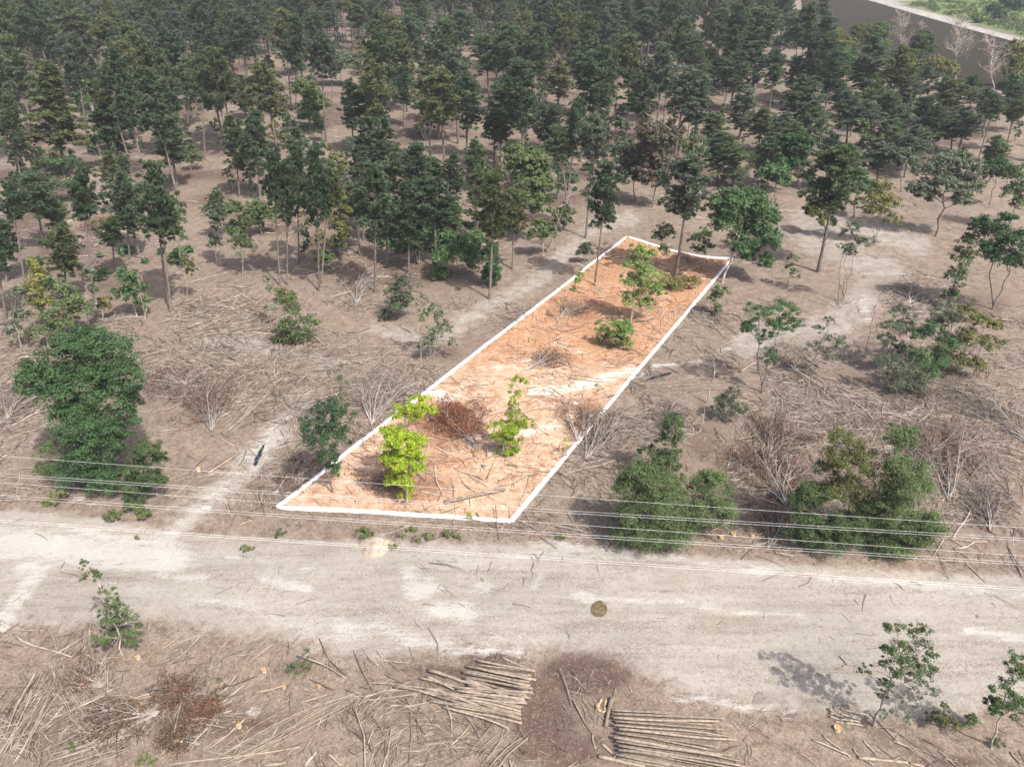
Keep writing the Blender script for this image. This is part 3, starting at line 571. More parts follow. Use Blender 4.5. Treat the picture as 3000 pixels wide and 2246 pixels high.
# more pines filling the thinned stand
tries = n = 0
while n < 116 and tries < 4000:
    tries += 1; px, py = random.uniform(-80, 2950), random.uniform(180, 640) if random.random() < .6 else random.uniform(130, 330)
    if py > np.interp(px, [0, 600, 700, 1200, 1400, 2350, 2950], [660, 650, 560, 690, 560, 450, 420]) or (px > 2300 and py < polyY(NEARBANK, px) + 165): continue
    if any(blob(px, py, *e) > 0 for e in ((1010, 330, 90, 120), (1370, 200, 70, 60), (730, 600, 60, 120), (830, 330, 60, 60), (980, 540, 60, 160), (1900, 640, 160, 40), (330, 520, 60, 40))): continue
    x, y = G(px, py)
    if any((x - t['x']) ** 2 + (y - t['y']) ** 2 < 26 for t in TREES): continue
    h = random.uniform(15, 22); tx, ty = proj(x + random.uniform(-.6, .6), y, h)
    place_pine(px, py, float(tx), float(ty), random.uniform(5, 7) * F / depth(y), py + (float(ty) - py) * random.choice([.3, .45, .55])); n += 1

# broadleaf trees and bushes: limbs reaching into leaf lobes
def limb(mb, a, b, r0, r1, rng, sag=.1, n=5, sides=5):
    a, b = np.array(a, float), np.array(b, float); t = np.linspace(0, 1, n)[:, None]; Ln = np.linalg.norm(b - a)
    off = rng.normal(0, sag * Ln * .35, 3); P = a + (b - a) * t + off * np.sin(t * math.pi) + rng.normal(0, .02 * Ln, (n, 3)) * np.sin(t * math.pi)
    mb.tube(P, np.linspace(r0, r1, n), sides); return P
def lobe_leaves(mb, c, r, rng, dens, size, clump=.31):
    c, r = np.array(c, float), np.array(r, float)
    area = 4 * math.pi * (((r[0] * r[1]) ** 1.6 + (r[0] * r[2]) ** 1.6 + (r[1] * r[2]) ** 1.6) / 3) ** (1 / 1.6)
    k = max(6, int(8 + area * 1.0)); d = unit(rng, k); d[:, 2] = np.where(d[:, 2] < -.5, -d[:, 2] * .6, d[:, 2])
    cc = c + d * r * rng.uniform(.45, 1.02, (k, 1)); n = max(2, int(area * dens / k))
    rr = clump * r.mean() * rng.uniform(.5, 1.2, k)
    o = unit(rng, k * n).reshape(k, n, 3) * (rng.uniform(0, 1, (k, n, 1)) ** .45) * rr[:, None, None]; o[..., 2] *= .65
    P = (cc[:, None] + o).reshape(-1, 3); nr = (d[:, None] * .6 + o / (rr[:, None, None] + 1e-6) * .6 + np.array([0, 0, .6])).reshape(-1, 3)
    V, Q = leaves(P, nr, size, rng); mb.add(V, None, Q)
def broad(name, label, cat, base, lobes, mat, trunkw=.12, dens=26, size=.22, bark='bark_pine', group=None, extra_mat=None, stems=1, seed=0, trunk=True):
    """lobes: (px, py, rx px[, ry px, depth offset m]) measured in the photo at the tree's own distance"""
    rng = np.random.default_rng(seed or int(base[0] * 7 + base[1]))
    x, y = G(*base); Zc = depth(y); m = Zc / F; z0 = zt1(x, y) - .04
    root = tag(empty(name, (x, y, z0)), label, cat, group); cr, tr = MB(), MB()
    if name == 'roadside_bush': lobes = [(q[0], q[1], q[2] * 1.16) + ((q[3] * 1.16,) if len(q) > 3 else ()) for q in lobes]
    if name == 'lime_tree' or name.startswith('foreground'): dens *= 1.7
    near = base[1] > 1050; dens = dens * ((4.6 if near else 1.9) if dens >= 18 else (4.2 if near else 2.2)); size = max(.10, size * (.72 if near else 1.15))
    cs = []
    for q in lobes:
        X, Zt = top_at(q[0], q[1], y); cs.append((X - x, max(.3, Zt)))
    cs = np.array(cs); ht = cs[:, 1].max(); tall = ht > 2.6; PT = []
    if trunk and tall:
        for s_i in range(stems):
            sel = np.argsort(cs[:, 0])[int(len(cs) * s_i / stems):int(len(cs) * (s_i + 1) / stems)] if stems > 1 else np.arange(len(cs))
            st = (rng.normal(0, .16) * (stems > 1), rng.normal(0, .16) * (stems > 1), 0)
            PT.append(limb(tr, st, (cs[sel, 0].mean() * .9, rng.normal(0, .2) * (stems > 1), cs[sel, 1].max() * .9), trunkw * (1 if s_i == 0 else .75), trunkw * .22, rng, .06, 9, 7))
    for q in lobes:
        lx, ly, rx = q[:3]; ry = q[3] if len(q) > 3 else rx; dy = q[4] if len(q) > 4 else rng.uniform(-.5, .5) * rx * m
        X, Zt = top_at(lx, ly, y); c = (X - x, dy, max(Zt, ry * m * .6)); r = (rx * m * 1.08, (rx + ry) * .52 * m, ry * m * 1.18)
        lobe_leaves(cr, c, r, rng, dens, size, .42 if 'bush' in name or 'shrub' in name else .34)
        if trunk:
            if tall:
                Pt = min(PT, key=lambda p_: abs(np.interp(c[2], p_[:, 2], p_[:, 0]) - c[0])); hh = Pt[-1, 2]
                zz = min(hh * .9, max(hh * .28, c[2] - .7 * math.hypot(c[0] - np.interp(c[2], Pt[:, 2], Pt[:, 0]), c[1]))); i0 = int(np.argmin(abs(Pt[:, 2] - zz)))
                Pm = limb(tr, Pt[i0], c, trunkw * .42, trunkw * .16, rng)
            for s in range(0 if tall else stems):
                st = (rng.normal(0, .12) * (stems > 1), rng.normal(0, .12) * (stems > 1), 0)
                Pm = limb(tr, st, c, trunkw * (.55 + .45 / len(lobes) ** .3), trunkw * .3, rng)
            for k in range(5):
                e = np.array(c) + unit(rng, 1)[0] * np.array(r) * .85
                limb(tr, c if k > 1 else Pm[3], e, trunkw * .3, .008, rng, n=3, sides=3)
    tree = link('crown', cr.mesh('crown', M[mat]), root)
    if trunk: link('trunk', tr.mesh('trunk', M[bark], True), root)
    TREES.append(dict(o=root, x=x, y=y, h=2, w=2, kind='broad', bx=base[0], by=base[1]))
    return root
BL = []
def T(*a, **k): BL.append(broad(*a, **k))
# left oak group
T('oak_tree', 'large dark green oak with domed crown above the power lines at left', 'tree', (252, 1385), [(130,1090,62,55), (215,1040,80,60), (300,1030,72,58), (350,1080,62,55), (250,1110,95,60), (165,1140,70,40), (330,1140,60,45), (255,1180,80,40), (380,1180,36,50), (280,1000,50,30), (110,1120,40,36), (215,1000,45,28)], 'leaf_dark', .20, 26, .24)
T('oak_tree', 'dense round oak in front of the large domed oak at left', 'tree', (290, 1420), [(250,1240,72,55), (320,1260,62,55), (280,1310,80,55), (230,1360,65,50), (310,1370,60,50), (270,1400,60,30), (180,1200,40,32), (360,1220,36,36)], 'leaf_dark', .15, 28, .22)
T('oak_sapling', 'bright green leafy sapling at the right foot of the left oaks', 'young tree', (425, 1462), [(430,1310,42,34), (405,1360,45,40), (440,1400,46,40), (405,1430,46,30), (465,1350,24,34), (380,1400,35,40)], 'leaf_mid', .08, 34, .19)
T('shrub', 'loose shrub at the lower left foot of the big oaks', 'shrub', (140, 1400), [(130,1330,30,28), (150,1370,34,26), (170,1300,30,34), (110,1370,20,20)], 'leaf_mid', .05, 18, .2)
T('weed_patch', 'low bright weeds on the road bank below the left oaks', 'weeds', (370, 1515), [(340,1502,34,12), (385,1498,42,13), (430,1500,30,10)], 'weed', .02, 34, .2, trunk=False)
T('weed_patch', 'low dull weeds below the loose shrub at the left road bank', 'weeds', (150, 1480), [(150,1462,26,14), (130,1475,20,10), (175,1440,18,12)], 'weed', .02, 22, .2, trunk=False)
T('sweetgum_tree', 'dark rounded slim tree standing alone at the left side of the lot', 'tree', (976, 1440), [(955,1180,40,26), (925,1230,42,40), (985,1225,46,42), (950,1275,52,40), (1000,1270,36,36), (965,1320,36,26), (975,1365,26,26)], 'leaf_dark', .09, 26, .18)
T('sapling', 'thin pale sapling above the dark rounded tree left of the lot', 'young tree', (1000, 1200), [(1003,1075,14,16), (1000,1110,20,22), (1005,1150,16,18)], 'leaf_mid', .04, 10, .17)
# saplings of the clearing left of the lot
T('sapling_clump', 'leafy sapling clump with dark bush at its foot among sticks', 'young tree', (850, 1008), [(842,880,28,22), (858,915,30,28), (840,955,38,30), (875,980,42,28), (830,990,34,20), (900,950,36,26)], 'leaf_mid', .05, 13, .22, 'bark_pale', stems=2)
T('sapling', 'slim bluish sapling left of the clearing sapling clump', 'young tree', (795, 960), [(782,815,15,14), (790,845,16,16), (788,905,18,14)], 'leaf_grey', .04, 16, .2, 'bark_pale')
T('shrub', 'rounded grey green shrub beside the brush at the forest edge', 'shrub', (1165, 935), [(1150,850,26,26), (1178,835,26,30), (1160,890,34,30), (1185,870,22,26), (1130,920,20,18)], 'leaf_grey', .05, 26, .22)
T('sapling_clump', 'tall thin stemmed sapling clump just left of the lot line', 'young tree', (1265, 1050), [(1245,910,16,18), (1270,900,18,22), (1290,930,20,30), (1275,965,26,24), (1255,1000,28,26), (1310,960,18,22), (1325,1000,14,18)], 'leaf_grey', .04, 16, .2, 'bark_pale', stems=2)
T('sapling', 'very thin leafy stem left of the tall sapling clump', 'young tree', (1234, 1062), [(1230,835,12,14), (1234,870,14,18), (1232,930,12,20)], 'leaf_mid', .035, 15, .18, 'bark_pale')
T('maple_tree', 'bright mid green tree with yellow upper leaves beside a fallen log', 'tree', (710, 808), [(690,610,34,24), (720,640,26,24), (690,680,34,34), (715,715,30,34), (745,650,24,22)], 'leaf_mid', .07, 22, .25, 'bark_pale')
T('sapling', 'round leafy sapling between pines above the fallen pole', 'young tree', (768, 692), [(755,610,34,24), (770,640,32,28), (745,650,24,20)], 'leaf_mid', .05, 24, .25, 'bark_pale')
T('sapling', 'yellow green tree among the front pines left of the dark cluster', 'tree', (1000, 762), [(995,590,24,24), (1010,620,26,24), (990,660,34,26), (1000,700,30,24)], 'leaf_olive', .06, 24, .25)
T('shrub', 'bright shrub at the foot of the tall front pine', 'shrub', (948, 800), [(945,745,26,18), (960,765,24,18), (935,770,20,14)], 'leaf_mid', .04, 28, .24)
T('shrub', 'mixed brown green shrub in front of the front pines', 'shrub', (828, 890), [(818,860,20,18), (838,868,24,16), (850,880,20,12)], 'leaf_olive', .04, 26, .22)
T('shrub', 'wide dark green thicket under the central pine cluster', 'shrub', (1345, 815), [(1320,700,40,22), (1370,705,40,24), (1345,740,46,26), (1300,750,34,40), (1390,760,30,36), (1290,800,30,24)], 'leaf_dark', .06, 24, .27)
T('shrub', 'tall dark column of ivy foliage behind the leaning front pine', 'shrub', (1440, 842), [(1432,740,22,24), (1440,780,24,28), (1445,815,28,26), (1425,810,22,26)], 'leaf_dark', .06, 30, .24)
T('broadleaf_tree', 'broad pale green tree between pines above the lot corner', 'tree', (1588, 715), [(1530,450,40,30), (1570,470,40,30), (1545,510,46,34), (1585,530,34,34), (1560,570,44,34), (1580,610,30,24), (1510,480,30,30)], 'leaf_mid', .12, 26, .3)
T('broadleaf_tree', 'low rounded leafy tree left of the crossed leaning stems', 'tree', (1592, 748), [(1580,655,28,20), (1600,670,30,22), (1570,685,30,18), (1610,690,24,16)], 'leaf_mid', .06, 28, .26, 'bark_pale')
T('holly_shrub', 'small dark blue green round shrub at the upper left lot line', 'shrub', (1712, 772), [(1716,722,20,18), (1706,735,18,16), (1724,738,16,16)], 'leaf_grey', .05, 34, .2)
T('shrub', 'small cluster of leafy stems beside crossed leaning poles', 'shrub', (1650, 680), [(1640,630,24,20), (1660,620,22,20), (1635,655,20,14), (1665,650,18,14)], 'leaf_mid', .04, 20, .24)
# inside the lot
T('lime_tree', 'tall bright lime green tree in the front left of the lot', 'tree', (1192, 1468), [(1225,1195,40,26), (1190,1225,46,30), (1250,1215,28,20), (1165,1270,48,36), (1195,1290,46,40), (1160,1330,44,40), (1190,1360,46,42), (1175,1400,40,32), (1225,1300,26,34), (1190,1430,28,26), (1130,1270,22,26), (1235,1345,20,20)], 'leaf_lime', .10, 30, .17, 'bark_pale')
T('lime_tree', 'slender lime green tree in the middle of the lot', 'tree', (1472, 1335), [(1520,1125,28,18), (1510,1155,22,18), (1508,1190,18,20), (1500,1220,28,18), (1470,1245,40,22), (1500,1255,42,24), (1465,1280,32,22), (1500,1300,36,24), (1545,1240,24,18), (1490,1325,40,16)], 'leaf_lime', .06, 20, .16, 'bark_pale', stems=2)
T('fresh_green_tree', 'tall airy fresh green tree near the back of the lot', 'tree', (1850, 945), [(1890,745,32,24), (1865,775,38,28), (1900,800,40,30), (1860,825,38,30), (1905,850,36,26), (1850,870,34,26), (1890,890,32,24), (1925,840,26,22), (1870,735,24,18)], 'leaf_fresh', .07, 22, .2, 'bark_pale', stems=2)
T('fresh_green_shrub', 'dense rounded green shrub in the middle back of the lot', 'shrub', (1815, 1020), [(1810,950,32,22), (1830,965,28,24), (1800,985,30,24), (1830,1000,26,16)], 'leaf_fresh', .05, 34, .19)
T('fresh_green_shrub', 'narrow upright shrub left of the dense shrub in the lot', 'shrub', (1766, 1008), [(1760,945,15,16), (1762,970,20,16), (1768,992,20,14)], 'leaf_fresh', .04, 30, .18)
T('shrub', 'low olive shrub bank at the back right of the lot', 'shrub', (1990, 850), [(1965,828,34,16), (2000,832,38,16), (2030,822,24,14)], 'leaf_olive', .04, 28, .2)
T('sapling', 'dark leafy stem inside the curved back edge of the lot', 'young tree', (1948, 808), [(1945,670,28,18), (1935,695,26,18), (1960,690,22,20), (1945,730,22,18)], 'leaf_mid', .05, 20, .22)
T('sapling', 'dark leafy sapling right of the ivy trunk at the lot back', 'young tree', (2072, 770), [(2035,700,26,18), (2065,690,28,20), (2075,720,24,18), (2050,730,24,16)], 'leaf_mid', .05, 20, .22)
T('sapling', 'thin curved fresh sapling beside the left lot line', 'young tree', (1660, 958), [(1702,800,16,14), (1690,820,14,14), (1680,850,10,12)], 'leaf_fresh', .04, 24, .18)
T('sprout', 'tiny yellow green sprout by the right lot line', 'young plant', (1662, 1335), [(1660,1285,12,8), (1662,1312,16,12)], 'leaf_lime', .02, 14, .14)
T('sprout', 'tiny bright sprout at the front edge of the lot', 'young plant', (1376, 1522), [(1376,1508,9,9), (1380,1516,8,6)], 'leaf_lime', .02, 40, .14, trunk=False)
T('sprout', 'small green weed at the foot of the dark tree on the lot edge', 'young plant', (980, 1396), [(978,1365,16,16), (984,1385,12,10)], 'leaf_fresh', .02, 30, .15, trunk=False)
# right of the lot
T('oak_tree', 'wide dark oak with drooping branches at the far lot corner', 'tree', (2116, 828), [(2130,590,50,36), (2190,600,60,40), (2240,640,55,40), (2160,650,60,42), (2215,690,60,36), (2250,710,40,46), (2180,720,46,30), (2110,640,34,36), (2240,760,26,24), (2195,755,30,20), (2105,590,30,24)], 'leaf_dark', .16, 27, .27, 'bark_pale')
T('oak_tree', 'open crowned twin stemmed tree on the bare slope right of lot', 'tree', (2230, 1150), [(2225,915,42,26), (2300,915,46,28), (2270,950,40,26), (2330,950,30,22), (2200,950,28,22), (2245,985,30,24), (2255,1040,24,30), (2190,960,20,18)], 'leaf_dark', .09, 22, .2, stems=2)
T('shrub', 'small dark shrub against the right lot line', 'shrub', (2092, 925), [(2112,848,28,14), (2100,870,26,16), (2098,905,16,18)], 'leaf_mid', .05, 24, .2)
T('sapling', 'leaning pale green sapling right of the open crowned tree', 'young tree', (2355, 1112), [(2430,940,24,16), (2405,965,24,16), (2440,985,32,18), (2470,1010,28,20), (2390,1020,30,22), (2430,1040,30,22)], 'leaf_grey', .05, 13, .19)
T('sapling_clump', 'grey green leafy clump behind the leaning snag', 'young tree', (2580, 1082), [(2640,920,34,18), (2600,955,36,22), (2640,960,38,24), (2590,990,30,26), (2640,1010,30,22), (2670,940,24,18)], 'leaf_grey', .05, 26, .2)
T('shrub', 'dark dense shrub group on the slope near the right edge', 'shrub', (2705, 1130), [(2710,985,34,24), (2735,960,28,18), (2690,1040,36,30), (2720,1080,36,30), (2760,1060,36,30), (2770,1010,34,24)], 'leaf_dark', .06, 28, .22)
T('sapling_clump', 'olive green sapling clump with white leaning stem', 'young tree', (2850, 1108), [(2840,920,40,22), (2880,950,38,24), (2840,985,40,26), (2900,1000,36,22), (2810,1060,34,30), (2860,1070,34,24), (2920,960,26,20)], 'leaf_olive', .06, 24, .22, 'bark_pale')
T('sapling', 'single sapling with dark stem on the bare right slope', 'young tree', (2303, 848), [(2325,760,24,12), (2315,785,20,14), (2330,800,16,14)], 'leaf_mid', .05, 22, .2)
T('broadleaf_tree', 'broad pale tree with a dead white limb on the bare slope', 'tree', (2741, 690), [(2720,500,46,28), (2780,470,54,28), (2830,480,44,28), (2770,530,60,32), (2700,550,38,28), (2840,540,40,30), (2810,580,30,24), (2725,570,36,20)], 'leaf_grey', .14, 23, .3)
T('sapling', 'bunch of slim olive saplings right of the big leaning pine', 'young tree', (2560, 715), [(2580,540,34,20), (2560,570,36,20), (2600,590,36,20), (2570,620,36,22), (2610,640,30,18), (2540,600,28,20)], 'leaf_olive', .05, 15, .24, stems=3)
T('sapling', 'sparse sapling on the slope below the olive bunch', 'young tree', (2462, 885), [(2500,665,26,18), (2520,700,30,20), (2490,740,24,20), (2480,690,20,16), (2470,720,24,14)], 'leaf_grey', .05, 13, .22, stems=3)
T('broadleaf_tree', 'small dark tree beside the right edge above the bare slope', 'tree', (2897, 602), [(2920,480,36,22), (2945,505,34,22), (2900,510,26,20)], 'leaf_dark', .08, 24, .26)
T('broadleaf_tree', 'leaning dark tree with ivy stem at the right edge', 'tree', (2950, 672), [(2975,510,36,24), (2990,545,34,22), (2960,560,26,22), (2985,590,22,22)], 'leaf_mid', .08, 22, .26)
T('broadleaf_tree', 'big dark green round crowned tree at the right edge', 'tree', (2905, 905), [(2880,650,36,26), (2920,690,44,32), (2970,700,46,34), (2930,745,50,32), (2985,750,44,32), (2895,730,30,30), (2955,640,30,20)], 'leaf_dark', .10, 25, .24, stems=2)
T('ivy_tree', 'leaning ivy covered column of foliage near the right edge', 'tree', (2772, 902), [(2860,660,24,24), (2840,710,26,34), (2820,760,28,36), (2800,810,28,34), (2785,860,26,30)], 'leaf_mid', .08, 22, .22)
T('shrub', 'low dark thicket behind the long pale branch fan at right', 'shrub', (2640, 1150), [(2600,1060,40,26), (2650,1080,44,28), (2620,1110,40,26), (2680,1120,36,24)], 'leaf_grey', .05, 20, .2)
T('sapling_clump', 'tall olive clump between the snag and the right edge', 'young tree', (2780, 1080), [(2760,900,36,26), (2790,940,40,26), (2750,960,34,28), (2780,1000,44,30), (2760,1045,40,26)], 'leaf_grey', .06, 22, .2, stems=2)
T('shrub', 'dull green shrub between brush piles right of the lot', 'shrub', (2120, 1235), [(2150,1145,24,18), (2130,1175,38,22), (2120,1205,44,22), (2170,1190,30,20)], 'leaf_grey', .05, 22, .18)
T('sapling', 'pointed dark spire of foliage behind the big roadside bush', 'young tree', (1955, 1415), [(1968,1230,32,28), (1975,1265,38,28), (1960,1300,40,30), (1945,1335,44,32), (1940,1375,50,34), (1900,1330,30,26), (1980,1390,34,30)], 'leaf_mid', .07, 34, .17)
T('roadside_bush', 'big dark roadside bush under the power lines right of the lot', 'bush', (1910, 1585), [(1890,1390,56,34), (1930,1400,56,36), (1860,1440,58,44), (1925,1450,64,46), (1880,1500,80,44), (1960,1490,60,46), (1840,1540,56,32), (1920,1550,80,34), (1990,1540,50,34)], 'leaf_mid', .08, 34, .17)
T('roadside_bush', 'rounded bush joined to the right side of the big roadside bush', 'bush', (2085, 1560), [(2080,1395,42,28), (2060,1430,46,34), (2105,1430,40,34), (2080,1480,58,40), (2040,1510,44,36), (2120,1500,36,34)], 'leaf_mid', .07, 32, .17)
T('roadside_bush', 'tall yellow tipped bush at the right end of the far right thicket', 'bush', (2645, 1605), [(2635,1265,36,24), (2650,1305,38,26), (2620,1345,44,30), (2670,1370,38,30), (2640,1410,56,36), (2690,1440,46,36), (2620,1480,56,40), (2680,1510,58,42), (2640,1560,70,40), (2710,1560,40,36), (2600,1440,40,34), (2560,1490,40,36), (2600,1600,60,28), (2680,1590,60,28)], 'leaf_mid', .08, 34, .18)
T('roadside_bush', 'thin olive bush at the left of the far right thicket', 'bush', (2480, 1585), [(2470,1290,36,24), (2450,1330,38,28), (2490,1350,40,28), (2430,1370,32,26), (2530,1330,34,22), (2500,1300,26,20), (2480,1420,50,34), (2560,1380,36,30), (2520,1470,46,34), (2430,1430,40,30)], 'leaf_olive', .06, 26, .18)
T('roadside_bush', 'low bush on the road bank left of the tall yellow tipped bush', 'bush', (2440, 1600), [(2350,1430,38,28), (2380,1470,44,32), (2350,1510,40,28), (2410,1440,30,26), (2330,1470,26,26), (2390,1530,36,24), (2340,1550,40,28), (2420,1560,40,30), (2380,1580,44,24)], 'leaf_mid', .06, 30, .18)
T('roadside_bush', 'dark low bush between the two thicket ends on the bank', 'bush', (2470, 1620), [(2470,1545,46,26), (2490,1575,56,28), (2440,1580,44,26), (2530,1590,40,24), (2500,1530,50,30), (2570,1550,44,34)], 'leaf_mid', .06, 34, .17)
# foreground
T('foreground_sapling', 'leaning two stemmed sapling with bushy foot beside the dirt road', 'young tree', (358, 1918), [(245,1655,14,16), (262,1685,24,22), (282,1690,12,14), (310,1730,26,20), (330,1750,18,16), (315,1775,30,24), (360,1785,22,24), (320,1820,38,28), (365,1825,36,30), (300,1860,32,24), (340,1870,42,30), (395,1845,22,24), (385,1880,26,18)], 'leaf_mid', .055, 20, .13, 'bark_pale')
T('shrub', 'small uprooted shrub on the litter left of the log piles', 'shrub', (845, 1968), [(895,1910,8,18), (870,1935,16,14), (898,1945,14,18), (850,1958,16,12), (872,1970,14,8)], 'leaf_mid', .03, 26, .12)
T('foreground_tree', 'leaning grey stemmed tree with uneven crown at lower right', 'tree', (2560, 2122), [(2640,1850,42,22), (2700,1850,30,22), (2630,1890,50,26), (2690,1890,44,30), (2650,1930,56,28), (2710,1935,30,24), (2590,1945,28,16), (2540,1950,24,10), (2520,1965,10,12), (2600,2000,24,22), (2700,1975,30,20), (2590,2040,20,16)], 'leaf_mid', .085, 20, .13, 'bark_pale')
T('foreground_sapling', 'airy sapling with pale leaves right of the leaning grey tree', 'young tree', (2620, 2165), [(2670,1995,34,22), (2720,2000,34,18), (2660,2040,36,20), (2700,2030,36,20), (2640,2090,38,20), (2690,2080,26,18), (2590,2090,24,18)], 'leaf_grey', .03, 9, .13, 'bark_pale')
T('shrub', 'round olive bush right of the airy sapling in the foreground', 'shrub', (2758, 2128), [(2755,2085,26,20), (2770,2105,30,20), (2740,2110,26,16), (2765,2065,14,16)], 'leaf_olive', .03, 34, .13)
T('shrub', 'small dark bush between round olive bush and right edge tree', 'shrub', (2850, 2136), [(2850,2112,20,14), (2838,2122,18,12), (2862,2120,16,14)], 'leaf_mid', .03, 38, .12)
T('foreground_tree', 'leafy tree cut by the lower right edge of the view', 'tree', (2905, 2190), [(2980,1940,30,26), (2990,1990,36,30), (2930,2010,42,26), (2960,2050,50,30), (2910,2060,30,26), (2990,2070,34,30), (2940,2090,32,18), (2925,2180,26,14)], 'leaf_mid', .06, 24, .13, 'bark_pale')
T('weed_patch', 'tuft of green weeds at the bottom edge near the pole heap', 'weeds', (425, 2240), [(425,2215,22,18), (410,2230,16,12), (440,2235,18,10)], 'weed', .02, 26, .13, trunk=False)
T('weed_patch', 'small green tuft beside the lower left pole heap', 'weeds', (205, 2200), [(205,2180,14,14), (212,2190,12,10)], 'weed', .02, 26, .13, trunk=False)
for k, (px, py, r_) in enumerate([(1062, 1565, 26), (1172, 1570, 14), (1218, 1580, 14), (1254, 1565, 16), (1310, 1562, 18), (1340, 1572, 12), (1205, 1550, 16), (712, 1605, 16), (820, 1556, 16), (1640, 1570, 14), (1150, 1600, 12), (735, 1602, 10), (400, 1570, 8), (640, 1985, 9)]):
    o = broad('weed_tuft', None, 'weeds', (px, py + 8), [(px, py, r_, r_ * .75), (px + r_ * .7, py + 4, r_ * .6, r_ * .5)], 'weed', .02, 26, .16, trunk=False, group='weed tufts along the road verge')
    o['label'] = ['wide weed tuft beside the pale dirt mound', 'weed tuft just right of the dirt mound', 'taller weed tuft below the front lot line', 'weed tuft under the middle of the front lot line', 'broad weed tuft near the front right lot corner', 'last small weed tuft before the lot corner', 'weed tuft touching the front lot line', 'bright weed tuft on the verge left of the mound', 'dry weed tuft on the verge near the lot left corner', 'small tuft between lot corner and big roadside bush', 'lowest small weed tuft below the lot line', 'little tuft right of the bright verge tuft', 'tiny tuft on the white sand at left', 'tiny bright sprig on the litter near stump'][k]
# river side trees
for (bx, by, lob, mt, lb) in [((2540), 180, [(2530,90,30,16), (2545,110,34,20), (2520,120,30,18)], 'leaf_olive', 'orange tinged round tree on the near river bank'), (2582, 195, [(2580,90,32,20), (2575,125,36,22)], 'leaf_mid', 'smooth green round tree right of the orange tinged tree'), (2710, 200, [(2705,90,34,20), (2715,120,36,22), (2690,140,30,18)], 'leaf_mid', 'leafy tree between bare grey trees on the river bank'),
        (2460, 200, [(2445,110,34,20), (2470,130,36,22), (2440,150,36,22)], 'leaf_olive', 'olive tree at the near river bend'), (2330, 190, [(2340,60,40,22), (2370,80,40,24), (2350,115,46,26), (2310,130,34,22)], 'leaf_grey', 'pale grey green tree left of the river'), (2640, 270, [(2640,190,40,22), (2620,215,34,20)], 'leaf_olive', 'olive thicket under the leftmost bare grey tree'), (2990, 250, [(2985,130,30,30), (3000,170,34,30), (2970,190,30,24)], 'leaf_olive', 'olive tree on the river bank at the right edge'),
        (2760, 270, [(2740,185,36,18), (2775,205,36,20)], 'leaf_olive', 'yellowish thicket between two bare grey trees'), (2480, 260, [(2480,165,40,22), (2500,195,46,26), (2465,200,36,22)], 'leaf_dark', 'dark thicket in front of the olive river tree'), (2960, 330, [(2960,240,34,22), (2980,265,34,22)], 'leaf_dark', 'dark thicket at the right edge below the river'), (2240, 120, [(2240,40,34,22), (2255,70,36,24)], 'leaf_olive', 'yellowish tree left of the pale cypress'), (2130, 140, [(2135,20,44,26), (2150,50,44,26)], 'leaf_grey', 'greyish tree behind thin dead trunks'),
        (2090, 235, [(2075,160,30,20), (2085,190,30,24)], 'leaf_olive', 'golden olive tree below the thin dead trunks'), (1910, 608, [(1905,385,42,26), (1940,400,40,28), (1920,440,50,32), (1890,480,40,30), (1950,480,40,30), (1915,520,40,26)], 'leaf_rust', 'dull rusty leaved tree above the back lot line'), (1862, 590, [(1830,440,36,28), (1860,470,40,30), (1835,510,36,28)], 'leaf_grey', 'grey green tree left of the rusty leaved tree'), (2340, 575, [(2320,430,36,26), (2350,420,36,26), (2335,465,40,28), (2300,480,30,26)], 'leaf_dark', 'very dark broadleaf tree among pines right of centre'), (2270, 610, [(2260,500,40,24), (2285,530,36,24)], 'leaf_dark', 'dark understory tree behind the far corner oak'), (2420, 690, [(2400,600,30,18), (2380,620,30,20), (2420,640,26,16)], 'leaf_olive', 'olive understory tree left of the big leaning pine'), (2640, 560, [(2620,450,40,24), (2660,470,36,24)], 'leaf_grey', 'grey green tree behind the bare slope'), (2500, 640, [(2500,520,40,24), (2520,550,36,26)], 'leaf_dark', 'dark tree behind the crown of the big leaning pine'),
        (1000, 250, [(990,170,40,20), (1020,175,40,24), (970,190,30,20)], 'leaf_grey', 'grey leaved round tree on the open pink ground'), (1090, 205, [(1085,150,40,20), (1100,165,36,20)], 'leaf_olive', 'olive tree at the back of the pink clearing'), (880, 250, [(870,200,20,16)], 'leaf_mid', 'little tree behind the pair of thin pines'), (910, 380, [(890,260,26,30), (920,290,30,30), (905,330,30,26), (935,310,26,26)], 'leaf_mid', 'leafy tree with brown tip beside the pink clearing'), (1610, 140, [(1570,60,40,26), (1610,70,44,26), (1590,90,40,24)], 'leaf_grey', 'pale tree behind the bare grey tree at back')]:
    T('broadleaf_tree', lb, 'tree', (bx, by), lob, mt, .12, 22, .42)

